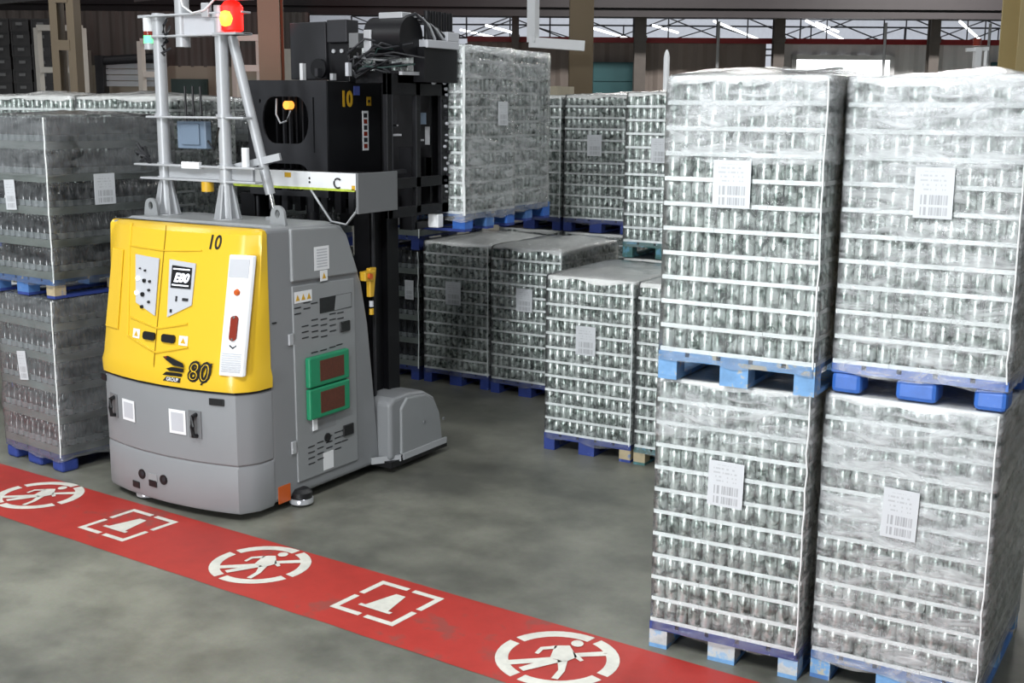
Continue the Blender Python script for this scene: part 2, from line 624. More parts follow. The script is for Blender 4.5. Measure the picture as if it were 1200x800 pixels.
# daylight doorway in the back wall, with its frame
o = MB()
cbox(o, 7.26, 9.66, 31.9, 31.95, 1.2, 4.08)
struct(o.build('window_1', M['daylight']))
o = MB()
for (a0, a1, z0, z1) in ((7.14, 7.26, 1.1, 4.2), (9.66, 9.78, 1.1, 4.2), (7.14, 9.78, 4.08, 4.2)):
    cbox(o, a0, a1, 31.85, 32.0, z0, z1)
struct(o.build('trim_1', M['greywall']))
o = MB()
cbox(o, -1.2, 22, 31.8, 31.98, 4.47, 4.60)
struct(o.build('trim_2', M['redrail']))
for i, (a0, a1, z1, m) in enumerate(((2.02, 3.1, 3.98, 'teal'), (12.28, 13.4, 4.05, 'teal'), (0.5, 1.0, 3.3, 'tealdark'))):
    t = MB()
    cbox(t, a0, a1, 31.8, 31.95, 0, z1)
    d = struct(t.build('door_%d' % (i + 1), M[m]))
    r = MB()
    for k in range(8):
        cbox(r, a0 + 0.02, a1 - 0.02, 31.77, 31.8, k * z1 / 8 + 0.02, (k + 1) * z1 / 8 - 0.02)
    r.build('door_panel', M[m], d)

# far bay behind the wall: pale roof and wall, trusses, fluorescent tubes
o = MB()
cbox(o, -35, 60, 34, 72, 8.2, 8.3)
struct(o.build('ceiling', M['roofwhite']))
o = MB()
cbox(o, -35, 60, 70, 70.3, 0, 8.2)
struct(o.build('wall_far', M['roofwhite']))


def roof_truss(d, a0, a1, z0, z1, n, th=0.09):
    t = MB()
    t.obox(cp(a0, d, z0), cp(a1, d, z0), th, th)
    t.obox(cp(a0, d, z1), cp(a1, d, z1), th, th)
    zm = z0
    for k in range(n):
        p, q = a0 + (a1 - a0) * k / n, a0 + (a1 - a0) * (k + 1) / n
        t.obox(cp(p, d, z0), cp(p, d, z1), th * 0.7, th * 0.7)
        if k % 2:
            t.obox(cp(p, d, z0), cp(q, d, z1), th * 0.7, th * 0.7)
        else:
            t.obox(cp(p, d, z1), cp(q, d, z0), th * 0.7, th * 0.7)
    return struct(t.build('roof_truss', M['truss']))


roof_truss(38, -4, 24, 4.9, 5.9, 11, 0.05)
roof_truss(46, -6, 32, 5.0, 6.1, 13, 0.06)
roof_truss(58, -8, 40, 5.3, 6.6, 11, 0.07)
for (p0, p1, lab_) in (((-1.93, 45, 5.56), (-0.16, 53, 5.61), 'fluorescent tube above the load carried on the forks'),
                       ((-0.9, 40, 5.4), (0.1, 46, 5.5), 'fluorescent tube just before the hanging white pipe'),
                       ((2.85, 45, 5.65), (5.1, 53, 5.68), 'fluorescent tube next to the brown column, beyond its shaded side'),
                       ((4.9, 44, 5.7), (6.3, 48, 5.7), 'short fluorescent tube between the brown column and the bright doorway'),
                       ((6.73, 42, 5.72), (10.4, 53, 5.75), 'long slanting fluorescent tube above the left front stack'),
                       ((9.83, 42, 5.76), (14.0, 53, 5.77), 'long slanting fluorescent tube above the bright doorway'),
                       ((10.9, 45, 5.9), (13.0, 50, 5.9), 'short fluorescent tube beyond the one above the doorway'),
                       ((15.0, 42, 5.77), (19.9, 53, 5.74), 'fluorescent tube above the distant red-lamped signal mast')):
    b = MB()
    b.obox(cp(*p0), cp(*p1), 0.06, 0.06)
    t = b.build('tube_lamp', M['tube'])
    tag(t, lab_, 'lamp', 'fluorescent tubes under the far roof')

# main hall roof: dark sheets, deep beams, purlins
o = MB()
cbox(o, -30, 26, -6, 33.5, 7.6, 7.75)
struct(o.build('ceiling.001', M['steeldark']))
for (d, z0, z1, a0, a1, m) in ((30, 4.97, 5.13, -30, 24, 'steelmid'), (29.9, 5.17, 5.42, -30, 24, 'steelmid'), (30.1, 5.0, 5.45, -30, 24, 'steeldark'),
                               (29.8, 5.5, 6.6, -30, 24, 'steeldark')):
    o = MB()
    cbox(o, a0, a1, d - 0.12, d + 0.12, z0, z1)
    struct(o.build('roof_beam', M[m]))
for k in range(5):
    o = MB()
    a, d = -9.5 + k * 1.9, 17 + k * 0.6
    o.obox(cp(a - 4, d, 4.05 + 0.1 * k), cp(a + 3.2, d + 1.2, 4.9 + 0.1 * k), 0.10, 0.14)
    struct(o.build('roof_beam', M['steeldark']))


def i_column(a, d, wdt, m, name='column', h=7.6):
    """steel H column: two flanges and a web"""
    t = MB()
    cbox(t, a - wdt / 2, a + wdt / 2, d - wdt / 2, d - wdt / 2 + 0.025, 0, h)
    cbox(t, a - wdt / 2, a + wdt / 2, d + wdt / 2 - 0.025, d + wdt / 2, 0, h)
    cbox(t, a - 0.02, a + 0.02, d - wdt / 2 + 0.025, d + wdt / 2 - 0.025, 0, h)
    for k in range(4):
        cbox(t, a - wdt / 2 - 0.02, a + wdt / 2 + 0.02, d - wdt / 2 - 0.02, d - wdt / 2, 0.5 + k * 2.0, 0.62 + k * 2.0)
    return struct(t.build(name, M[m]))


i_column(0.86, 16, 0.30, 'steelbrown')
i_column(5.0, 12, 0.46, 'steeltan')
i_column(-2.93, 15, 0.26, 'steelbrown')
# left column is a pair of channels with battens between them
t = MB()
for a in (-5.49, -5.29):
    cbox(t, a - 0.045, a + 0.045, 14.85, 15.1, 0, 7.6)
for z in (1.0, 1.9, 2.8, 3.45, 4.0, 5.0, 6.0):
    cbox(t, -5.46, -5.31, 14.84, 14.88, z, z + 0.12)
struct(t.build('column.003', M['steelbrown']))
for a, wd in ((6.68, 0.27), (10.6, 0.25), (3.18, 0.29), (0.03, 0.18)):
    i_column(a, 31.45, wd, 'steelgrey')

# side rooms on the left
corrugated('wall_left', -14, -4.0, 24.2, 3.55, 4.6, M['umberwall'], 0.25, 0.03)
o = MB()
cbox(o, -14, -4.0, 24.2, 24.4, 0, 3.57)
struct(o.build('wall_left.001', M['beige']))
o = MB()
cbox(o, -9.05, -8.25, 24.0, 24.2, 0, 3.85)
struct(o.build('trim_3', M['cream']))
o = MB()
cbox(o, -6.55, -5.86, 23.6, 23.7, 0, 3.31)
struct(o.build('door_4', M['tealdark']))
o = MB()
cbox(o, -4.9, -3.0, 24.0, 24.1, 3.3, 3.9)
struct(o.build('trim_4', M['cream']))

# roller housing above a doorway
t = thing('roller_shutter', 'dark roller shutter drum with silver ribbed curtain on the far left wall', 'shutter', cp(-7.1, 23.4, 0))
off = Vector(t.location)
b = MB(off)
cbox(b, -7.85, -7.7, 23.2, 23.5, 0, 3.72)
b.build('post', M['charcoal'], t)
b = MB(off)
cbox(b, -6.75, -6.62, 23.2, 23.5, 0, 3.8)
b.build('post', M['charcoal'], t)
b = MB(off)
b.cyl(cp(-7.85, 23.3, 3.62), cp(-6.6, 23.3, 3.70), 0.085, 14)
b.build('drum', M['charcoal'], t, smooth=40)
for k in range(4):
    b = MB(off)
    cbox(b, -7.7, -6.75, 23.36 + 0.01 * (k % 2), 23.4 + 0.01 * (k % 2), 3.16 + k * 0.11, 3.255 + k * 0.11)
    b.build('slat', M['silver'], t)

# white guard frames
def guard(label, a, d, wd, z0, z1, r=0.045):
    t = thing('guard_frame', label, 'frame', cp(a, d, 0))
    for aa in (a - wd / 2, a + wd / 2):
        b = MB(Vector(t.location))
        b.obox(cp(aa, d, 0), cp(aa, d, z1), r * 2, r * 2)
        b.build('post', M['cream'], t)
    for z in (z0, z1):
        b = MB(Vector(t.location))
        b.obox(cp(a - wd / 2, d, z), cp(a + wd / 2, d, z), r * 2, r * 2)
        b.build('rail', M['cream'], t)
    return t


guard('white tubular guard frame beside the dark crate stacks', -7.3, 20, 0.72, 3.36, 4.02)
guard('white guard frame behind the green signal tower', -5.86, 20, 0.3, 3.3, 3.82)
guard('white guard frame behind the red beacon', -3.86, 18, 0.36, 3.35, 3.78)

# hanging duct pipe, L shaped, fixed to the brown column
t = thing('hanging_pipe', 'white L-shaped pipe hanging beside the brown column', 'pipe', cp(0.23, 15.2, 0))
b = MB(Vector(t.location))
b.obox(cp(0.23, 15.2, 3.60), cp(0.23, 15.2, 7.62), 0.11, 0.11)
b.build('drop_pipe', M['white'], t)
b = MB(Vector(t.location))
b.obox(cp(0.18, 15.2, 3.60), cp(0.86, 15.2, 3.56), 0.12, 0.12)
b.build('branch_pipe', M['white'], t)
# thin conduits on the far wall
for a, lab_ in ((9.45, 'thin conduit up the back wall at the bright doorway'), (5.2, 'thin conduit up the back wall above the left front stack'),
                (1.5, 'thin conduit up the back wall beside the brown column'), (12.1, 'thin conduit up the back wall behind the distant signal mast')):
    b = MB()
    b.obox(cp(a, 31.7, 0), cp(a, 31.7, 5.0), 0.06, 0.06)
    o = b.build('wall_conduit', M['silver'])
    tag(o, lab_, 'pipe', 'conduits on the back wall')

# dark crate stacks far left: every crate a thing of its own
cm = MB()
cm.box(-0.155, 0.155, -0.2, 0.2, 0.0, 0.205)
for (x0, x1, z0, z1) in ((-0.16, 0.16, 0.19, 0.212), (-0.16, 0.16, 0.0, 0.02), (-0.16, -0.135, 0.02, 0.19), (0.135, 0.16, 0.02, 0.19)):
    cm.box(x0, x1, -0.215, -0.2, z0, z1)
cme = cm.mesh('crate_body')
cme.materials.append(M['crate'])
hm = MB()
hm.box(-0.055, 0.055, -0.222, -0.2, 0.10, 0.15)
hme = hm.mesh('crate_handle')
hme.materials.append(M['cratehandle'])
ORD = ('topmost', 'second from the top', 'third from the top', 'fourth from the top', 'fifth from the top', 'sixth from the top', 'seventh from the top')
COLS = ('in the crate column at the frame edge', 'in the middle crate column', 'in the crate column beside the white guard frame')
for col_ in range(3):
    for k in range(20):
        x, y = cf(-8.80 + col_ * 0.345 + random.uniform(-.008, .008), 21.5 + random.uniform(-.02, .02))
        t = tag(bpy.data.objects.new('bottle_crate', cme), ('dark crate %s, %s' % (COLS[col_], ORD[19 - k])) if k > 12 else 'dark crate low in the far stacks, hidden behind wrapped pallets', 'crate', 'dark crates stacked far left')
        t.location = (x, y, k * 0.2125)
        t.rotation_euler = (0, 0, YAW)
        C.objects.link(t)
        h = bpy.data.objects.new('handle', hme)
        C.objects.link(h)
        h.parent = t

# another vehicle's mast far right, seen over the pallets
t = thing('signal_mast', 'distant white signal mast with red lamp beyond the right front stack', 'mast', cp(6.72, 18, 0))
off = Vector(t.location)
b = MB(off)
cbox(b, 6.67, 6.76, 17.95, 18.05, 0, 3.72)
cbox(b, 6.4, 7.0, 17.7, 18.3, 0, 0.3)
b.build('pole', M['white'], t)
b = MB(off)
b.obox(cp(6.55, 18, 3.68), cp(6.87, 18, 3.70), 0.06, 0.05)
b.obox(cp(6.84, 18, 3.4), cp(6.84, 18, 3.70), 0.04, 0.04)
b.build('bracket', M['white'], t)
b = MB(off)
b.cyl(cp(6.7, 18, 3.74), cp(6.7, 18, 3.84), 0.06, 12)
b.build('lamp', M['redlens'], t)
# white post behind the left front stack
b = MB()
b.lathe([(0.032, 0), (0.032, 3.34), (0.022, 3.39), (0.008, 3.42)], (*cf(1.60, 13.0), 0), 12)
tag(b.build('marker_post', M['white'], smooth=40), 'thin white round-topped post standing behind the green-pallet stack', 'post')

# ------------------------------------------------------------------ red floor line and its painted signs
def rl(t_, s):
    """along the line (t) and across it (s)"""
    return (-8.257 + 0.998 * t_, 5.862 - 0.0632 * t_ - s)


o = MB()
n = 92
lo = [rl(-6 + 26.0 * k / n, 0.0 + 0.006 * noise.noise((k * 0.9, 0, 3))) for k in range(n + 1)]
hi = [rl(-6 + 26.0 * k / n, 0.735 + 0.006 * noise.noise((k * 0.9, 5, 3))) for k in range(n + 1)]
a = [o.pt((x, y, 0.002)) for x, y in lo]
b_ = [o.pt((x, y, 0.002)) for x, y in hi]
for k in range(n):
    o.f.append([a[k], b_[k], b_[k + 1], a[k + 1]])
ob = struct(o.build('trim_5', M['red']))


def flat(polys, name, fn, parent, z=0.004):
    mb = MB(parent.location)
    for poly in polys:
        mb.f.append([mb.pt((*fn(*p), z)) for p in poly])
    return mb.build(name, M['whitepaint'], parent)


def ring_sign(label, cx, cy, R=0.315):
    """no-walking sign: a broken ring, a slash and a striding figure"""
    t = thing('no_walking_sign', label, 'floor sign', (cx, cy, 0))
    ang = YAW
    def fn(p, q):
        return (cx + R * (p * math.cos(ang) - q * math.sin(ang)), cy + R * (p * math.sin(ang) + q * math.cos(ang)))
    for k in range(4):
        a0 = math.radians(90 * k + 45 + 4)
        a1 = math.radians(90 * k + 135 - 4)
        ro = 1.0
        ri = 0.79
        pl = []
        m_ = 10
        for i in range(m_):
            p, q = a0 + (a1 - a0) * i / m_, a0 + (a1 - a0) * (i + 1) / m_
            pl.append([(ro * math.cos(p), ro * math.sin(p)), (ro * math.cos(q), ro * math.sin(q)),
                       (ri * math.cos(q), ri * math.sin(q)), (ri * math.cos(p), ri * math.sin(p))])
        flat(pl, 'ring_segment', fn, t)
    def cam_fn(p, q):
        # figure frame: p to the right of the picture, q away from the viewer
        c_, s_ = math.cos(YAW), math.sin(YAW)
        return (cx + R * (p * c_ - q * s_), cy + R * (p * s_ + q * c_))
    # slash from lower left to right
    flat([[(-0.80, -0.26), (-0.82, -0.10), (-0.08, 0.02), (-0.06, -0.14)], [(0.22, 0.02), (0.22, 0.16), (0.80, 0.24), (0.82, 0.08)]],
         'slash', cam_fn, t, 0.005)
    head = [(0.35 + 0.105 * math.cos(i * PI / 6), 0.52 + 0.125 * math.sin(i * PI / 6)) for i in range(12)]
    torso = [(-0.02, 0.44), (0.22, 0.44), (0.32, 0.02), (0.14, -0.14), (-0.12, -0.02)]
    leg1 = [(-0.12, -0.02), (0.08, -0.14), (-0.55, -0.48), (-0.62, -0.36)]
    leg2 = [(0.0, -0.10), (0.16, -0.12), (0.10, -0.48), (-0.02, -0.76), (-0.12, -0.72), (0.0, -0.44)]
    arm1 = [(0.02, 0.44), (-0.02, 0.32), (-0.22, 0.28), (-0.30, 0.12), (-0.36, 0.16), (-0.26, 0.38)]
    arm2 = [(0.26, 0.22), (0.34, 0.10), (0.42, -0.10), (0.36, -0.14), (0.28, 0.0)]
    flat([head, torso, leg1, leg2, arm1, arm2], 'walking_figure', cam_fn, t, 0.006)
    return t


ring_sign('white no-walking floor sign nearest the blue pallet of bottles', -7.32, 5.50)
ring_sign('white no-walking floor sign in front of the yellow vehicle', -5.01, 5.33)
ring_sign('white no-walking floor sign beside the front can pallets', -2.80, 5.16, 0.325)


def cone_sign(label, cx, cy):
    """four corner brackets around a traffic cone"""
    t = thing('cone_sign', label, 'floor sign', (cx, cy, 0))
    S = 0.235
    ang = math.radians(-3.6)
    def fn(p, q):
        return (cx + S * (p * math.cos(ang) - q * math.sin(ang)), cy + S * (p * math.sin(ang) + q * math.cos(ang)))
    for (sx, sy) in ((1, 1), (-1, 1), (-1, -1), (1, -1)):
        wd = 0.17
        flat([[(sx, sy), (sx * 0.08, sy), (sx * 0.08, sy * (1 - wd)), (sx, sy * (1 - wd))],
              [(sx, sy * (1 - wd)), (sx * (1 - wd), sy * (1 - wd)), (sx * (1 - wd), sy * 0.08), (sx, sy * 0.08)]], 'corner_bracket', fn, t)
    flat([[(-0.5, -0.52), (0.5, -0.52), (0.5, -0.40), (-0.5, -0.40)], [(-0.36, -0.40), (0.36, -0.40), (0.15, 0.52), (-0.15, 0.52)]], 'cone', fn, t, 0.005)
    return t


cone_sign('white traffic-cone floor sign in front of the blunt grey corner of the vehicle', -6.27, 5.40)
cone_sign('white traffic-cone floor sign in the middle of the red line', -3.98, 5.27)

# ------------------------------------------------------------------ pallets
PW, PD, PH = 0.80, 1.20, 0.144
_pm = {}


def pmesh(key, sx, sy, sz, bev=0.0):
    if key not in _pm:
        mb = MB()
        mb.box(-sx / 2, sx / 2, -sy / 2, sy / 2, 0, sz)
        me = mb.mesh(key)
        if bev:
            bm = bmesh.new()
            bm.from_mesh(me)
            bmesh.ops.bevel(bm, geom=bm.edges[:], offset=bev, segments=2, affect='EDGES', profile=0.5)
            bm.to_mesh(me)
            bm.free()
        _pm[key] = me
    return _pm[key]


def slot(name, me, m, parent, loc):
    """one more object on shared mesh data, with its own material"""
    o = bpy.data.objects.new(name, me)
    C.objects.link(o)
    if not me.materials:
        me.materials.append(None)
    o.material_slots[0].link = 'OBJECT'
    o.material_slots[0].material = m
    o.parent = parent
    o.location = loc
    return o


def pallet(t, deck, block, base, plastic=False, z=0.0, w_=PW, d_=PD, blocks=None):
    p = empty('pallet', t, (0, 0, z))
    k = '%.2f_%.2f' % (w_, d_)
    for i in range(5):
        slot('deck_board', pmesh('deck' + k, w_ / 5 - 0.018, d_, 0.022), deck, p, ((i - 2) * (w_ - (w_ / 5 - 0.018)) / 4, 0, 0.122))
    for j in range(3):
        slot('stringer_board', pmesh('str' + k, w_, 0.10, 0.022), deck, p, (0, (j - 1) * (d_ - 0.10) / 2, 0.100))
    for i in range(3):
        for j in range(3):
            bw = 0.145 if i == 1 else 0.10
            if plastic:
                me = pmesh('pblock%d' % (i == 1), bw + 0.045, 0.15, 0.100, 0.022)
            else:
                me = pmesh('block%d' % (i == 1), bw, 0.10 if j != 1 else 0.12, 0.078 if not plastic else 0.1)
            m = block if blocks is None else blocks[i]
            slot('block', me, m, p, ((i - 1) * (w_ - bw - (0.045 if plastic else 0)) / 2, (j - 1) * (d_ - (0.15 if plastic else 0.10)) / 2, 0.0 if plastic else 0.022))
        if not plastic:
            slot('base_board', pmesh('base%d' % (i == 1) + k, 0.145 if i == 1 else 0.10, d_, 0.022), base, p, ((i - 1) * (w_ - (0.145 if i == 1 else 0.1)) / 2, 0, 0))
    return p


# ------------------------------------------------------------------ film, sheets, labels
def rrect(w_, d_, r, n):
    """n points round a rounded rectangle, starting at the front left"""
    pts = []
    per = []
    for cx, cy, a0 in ((w_ / 2 - r, -d_ / 2 + r, -90), (w_ / 2 - r, d_ / 2 - r, 0), (-w_ / 2 + r, d_ / 2 - r, 90), (-w_ / 2 + r, -d_ / 2 + r, 180)):
        arc_ = [(cx + r * math.cos(math.radians(a0 + q)), cy + r * math.sin(math.radians(a0 + q))) for q in (0, 45, 90)]
        per.append(arc_)
    for i in range(4):
        pts += per[i]
        p, q = per[i][-1], per[(i + 1) % 4][0]
        for k in range(1, n):
            pts.append((p[0] + (q[0] - p[0]) * k / n, p[1] + (q[1] - p[1]) * k / n))
    return pts


def shell(w_, d_, z0, z1, hump, seed, amp=0.006, nz=22, r=0.03, n=12, top=True, sag=0.0):
    mb = MB()
    base = rrect(w_, d_, r, n)
    rings = []
    for k in range(nz + 1):
        z = z0 + (z1 - z0) * k / nz
        rg = []
        for (x, y) in base:
            q = noise.noise((x * 4 + seed * 9, y * 4, z * 5)) * amp + noise.noise((x * 13, y * 13 + seed, z * 16)) * amp * 0.5
            l = math.hypot(x, y)
            dz = 0.0
            if k == 0:
                dz = noise.noise((x * 6, y * 6, seed)) * 0.03
            if k == nz:
                q -= 0.008
                dz = (0.004 if hump else 0.0) * noise.noise((x * 9, y * 9, seed))
            rg.append((x + x / l * q, y + y / l * q, z + dz))
        rings.append(rg)
    if top:
        for s_ in (0.965, 0.85, 0.7, 0.5, 0.28, 0.08):
            rg = []
            for (x, y) in base:
                hz = hump * (1 - s_ ** 2.2) * (0.75 + 0.7 * noise.noise((x * s_ * 2.2 + seed * 3, y * s_ * 2.2, seed)))
                hz += (0.016 if hump else 0.0) * noise.noise((x * s_ * 8, y * s_ * 8, seed + 5)) * (1 - s_ ** 6)
                rg.append((x * s_, y * s_, z1 + max(hz, -0.01) + 0.003))
            rings.append(rg)
    mb.loft(rings, True, False, top)
    return mb


def corner_fold(t, x, y, z0, z1, seed, r=0.0045):
    """film gathered into a white crease up the corner"""
    mb = MB()
    mb.tube([(x + 0.010 * noise.noise((seed * 1.37, k * 1.7, 0.3)), y + 0.003 * noise.noise((seed, k * 1.7, 9)), z0 + (z1 - z0) * k / 14) for k in range(15)], r, 6)
    return mb.build('film_crease', M['tray'], t, smooth=60)


def film(t, w_, d_, z0, z1, hump, seed, m, amp=0.006):
    return shell(w_ + 0.024, d_ + 0.024, z0, z1 + (0.012 if hump else 0.006), hump + (0.006 if hump else 0), seed, amp).build('stretch_film', m, t, smooth=180)


def top_sheet(t, w_, d_, z, hump, seed, m, drop=0.02):
    return shell(w_ + 0.002, d_ + 0.002, z - drop, z + 0.004, hump, seed, 0.001, 2).build('top_sheet', m, t, smooth=60)


def label(t, x, z, w_, h_, front, side=None, y=0.0, name='pallet_label', tilt=0.0):
    mb = MB()
    if side is None:
        mb.box(-w_ / 2, w_ / 2, -0.0015, 0.0015, -h_ / 2, h_ / 2)
        o = mb.build(name, M['label'], t)
        o.location = (x, front, z)
        o.rotation_euler = (0, tilt, 0)
    else:
        mb.box(-w_ / 2, w_ / 2, -0.0015, 0.0015, -h_ / 2, h_ / 2)
        o = mb.build(name, M['label'], t)
        o.location = (side, y, z)
        o.rotation_euler = (0, 0, PI / 2)
    return o


# ------------------------------------------------------------------ can loads
CP, CR, CH = 0.0661, 0.0328, 0.1155
CPROF = [(0.024, 0.0), (0.0295, 0.004), (CR, 0.012), (CR, 0.096), (0.0300, 0.106), (0.0262, 0.1125), (0.0262, CH), (0.0235, CH), (0.0225, CH - 0.005)]
can_hi = MB().lathe(CPROF, (0, 0, 0), 18).mesh('can')
can_hi.shade_smooth()
can_hi.materials.append(M['can'])
NX, NY, NL = 12, 18, 11


def tray_mesh():
    mb = MB()
    w_, d_, h_, k = 4 * CP - 0.0015, 6 * CP + 0.004, 0.021, 0.004
    o = [(-w_ / 2, -d_ / 2), (w_ / 2, -d_ / 2), (w_ / 2, d_ / 2), (-w_ / 2, d_ / 2)]
    i_ = [(x * (1 - 2 * k / w_), y * (1 - 2 * k / d_)) for x, y in o]
    mb.loft([[(x, y, 0.0) for x, y in o], [(x, y, h_) for x, y in o], [(x, y, h_) for x, y in i_], [(x, y, 0.002) for x, y in i_]], True, True, True)
    me = mb.mesh('tray')
    me.materials.append(M['tray'])
    return me


TRAY = tray_mesh()
_can_rows = {}


def can_rows_mesh(lh, with_front, nseg=10):
    key = (round(lh, 4), with_front)
    if key in _can_rows:
        return _can_rows[key]
    mb = MB()
    prof = [(0.028, 0.0), (CR, 0.01), (CR, 0.098), (0.0262, 0.1135), (0.0255, CH)]
    rnd = random.Random(5)
    for L in range(NL):
        z = PH + L * lh + 0.0035
        for i in range(NX):
            for j in range(NY):
                edge = i == 0 or i == NX - 1 or j == NY - 1 or j <= 1 or i == NX - 2
                if not edge or (j == 0 and not with_front):
                    continue
                c = ((i - (NX - 1) / 2) * CP + rnd.uniform(-.001, .001), (j - (NY - 1) / 2) * CP + rnd.uniform(-.001, .001), z)
                mb.lathe(prof, c, nseg if (j == 0 or i == NX - 1) else 7, False, L == NL - 1)
    me = mb.mesh('can_rows')
    me.shade_smooth()
    me.materials.append(M['can'])
    _can_rows[key] = me
    return me


def can_pallet(lab, u, v, z0, rz=0.0, lh=0.12, near=False, pal=None, hump=0.04, seed=1, fm=None, sheet='sheet', lbl=None,
               side_lbl=None, group=None, film_low=0.10, bands=()):
    """u, v: the front left corner of the pallet on the floor"""
    c_, s_ = math.cos(rz), math.sin(rz)
    ox, oy = u + PW / 2 * c_ - PD / 2 * s_, v + PW / 2 * s_ + PD / 2 * c_
    t = thing('wrapped_can_pallet', lab, 'pallet', (ox, oy, z0), rz, group)
    pallet(t, *pal[0], **pal[1])
    rnd = random.Random(seed)
    fx = -(NX - 1) / 2 * CP
    fy = -(NY - 1) / 2 * CP
    for L in range(NL):
        z = PH + L * lh
        sh = rnd.uniform(-0.0022, 0.0022)
        for k in range(3):
            tx, ty = (k - 1) * 4 * CP, -6 * CP
            tr = link('tray', TRAY, None, t, (tx + sh, ty + rnd.uniform(-.003, .001), z + (0.0 if L else 0.0)))
            if near:
                for q in range(4):
                    o = bpy.data.objects.new('can', can_hi)
                    C.objects.link(o)
                    o.parent = tr
                    o.location = ((q - 1.5) * CP, -2.5 * CP + rnd.uniform(-.0012, .0012), 0.0035)
                    o.rotation_euler = (0, 0, rnd.choice((0.0, 0.25, -0.2, PI, 2.9, rnd.uniform(0, 6.28))))
        for j in (1, 2):
            link('tray', TRAY, None, t, (4 * CP + sh, (j - 1) * 6 * CP, z))
    r = link('can_rows', can_rows_mesh(lh, not near), None, t)
    stuff(r)
    top = PH + NL * lh
    W_, D_ = NX * CP, NY * CP
    top_sheet(t, W_, D_, top, hump, seed, M[sheet])
    film(t, W_, D_, film_low, top, hump, seed, fm or M['film'])
    corner_fold(t, W_ / 2 - 0.006, -D_ / 2 - 0.010, PH - 0.01, top, seed)
    for (b0, b1, k) in bands:
        shell(W_ + 0.028, D_ + 0.028, b0, b1, 0, seed + 20 + k, 0.004, max(3, int((b1 - b0) / 0.06)), top=False).build('film_overlap', M['film_thick_glare'], t, smooth=180)
    if lbl:
        label(t, lbl[0], lbl[1], lbl[2], lbl[3], -D_ / 2 - 0.024, tilt=lbl[4] if len(lbl) > 4 else 0)
    if side_lbl:
        label(t, 0, side_lbl[1], side_lbl[2], side_lbl[3], 0, W_ / 2 + 0.020, side_lbl[0])
    return t


B_, PB, NV, PL, GR, RW, GW = (M[k] for k in ('blue', 'palblue', 'navy', 'plastic', 'greenwood', 'rawwood', 'greywood'))
Z2 = PH + NL * 0.12 + 0.014          # the upper pallets stand here

# the two front stacks
can_pallet('lower pallet of wrapped cans in the left front stack, bleached wooden blocks on the floor', -2.458, 5.553, 0, 0.03, 0.12, True,
           ((NV, GW, PB), {}), 0.0, 1, M['film'], lbl=(-0.007, 0.964, 0.184, 0.235, 0.02), bands=((1.17, 1.46, 0),))
can_pallet('upper pallet of wrapped cans in the left front stack, on a pale worn blue pallet', -2.43, 5.50, Z2, 0.005, 0.121, True,
           ((PB, PB, PB), {}), 0.055, 2, M['film'], lbl=(-0.044, 0.986, 0.188, 0.225), bands=((1.08, 1.49, 0), (1.3, 1.485, 1)))
can_pallet('lower pallet of wrapped cans in the right front stack, cut by the bottom edge', -1.618, 5.66, 0, 0.0, 0.12, True,
           ((B_, PB, B_), {}), 0.0, 3, M['film_thick_glare'], lbl=(-0.01, 0.933, 0.166, 0.244, 0.03), bands=((1.1, 1.46, 0), (0.75, 0.98, 1)))
can_pallet('upper pallet of wrapped cans in the right front stack, on bright blue rounded blocks', -1.600, 5.67, Z2, -0.01, 0.1205, True,
           ((PL, PL, PL), dict(plastic=True)), 0.045, 4, M['film_thick_glare'], lbl=(0.02, 0.972, 0.172, 0.229), bands=((1.0, 1.49, 0), (1.26, 1.485, 1)))
# single stack in the middle and its neighbour with the green pallet
can_pallet('single wrapped can pallet with flat top in the middle, on a dark blue pallet', -4.807, 8.567, 0, 0.0, 0.12, False,
           ((NV, NV, NV), dict(blocks=(NV, NV, RW))), 0.03, 5, lbl=(-0.015, 0.964, 0.179, 0.239))
can_pallet('wrapped can pallet on a green pallet half hidden behind the left front stack', -3.975, 8.56, 0, 0.0, 0.12, False,
           ((GR, RW, GR), {}), 0.03, 6)
# behind it: two-high
can_pallet('lower wrapped can pallet hidden under the green pallet behind the flat-topped one', -4.80, 9.98, 0, 0.0, 0.12, False, ((GR, GR, GR), {}), 0.0, 7)
can_pallet('upper wrapped can pallet on a worn green pallet, left of the left front stack', -4.80, 9.98, Z2, 0.0, 0.12, False,
           ((GR, GR, GR), {}), 0.03, 8, lbl=(-0.101 + 0.05, 0.971, 0.17, 0.217))
# the pair beside the dark bottles
can_pallet('single wrapped can pallet right beside the dark bottle pallet, under the carried load', -7.131, 10.126, 0, -0.008, 0.1195, False,
           ((NV, NV, NV), {}), 0.07, 9, lbl=(-0.017, 0.959, 0.187, 0.237))
can_pallet('single wrapped can pallet with raised film top, between two lower can pallets', -6.275, 10.073, 0, -0.01, 0.12, False,
           ((NV, NV, NV), {}), 0.07, 10, lbl=(-0.005, 0.971, 0.183, 0.227))
# two-high row behind the pair
can_pallet('lower wrapped can pallet behind the raised film top of the pair', -6.40, 11.78, 0, 0.0, 0.12, False, ((NV, NV, NV), {}), 0.0, 11)
can_pallet('upper wrapped can pallet with white label, right of the carried load and the black gap', -6.40, 11.78, Z2, 0.0, 0.12, False,
           ((NV, NV, NV), {}), 0.035, 12, lbl=(-0.022, 0.942, 0.175, 0.227))
can_pallet('lower wrapped can pallet behind the carried load', -7.25, 11.80, 0, 0.0, 0.12, False, ((NV, NV, NV), {}), 0.0, 13)
can_pallet('upper wrapped can pallet with a cardboard piece on top, squeezed beside the carried load', -7.25, 11.80, Z2, 0.0, 0.12, False,
           ((NV, NV, NV), {}), 0.0, 14)
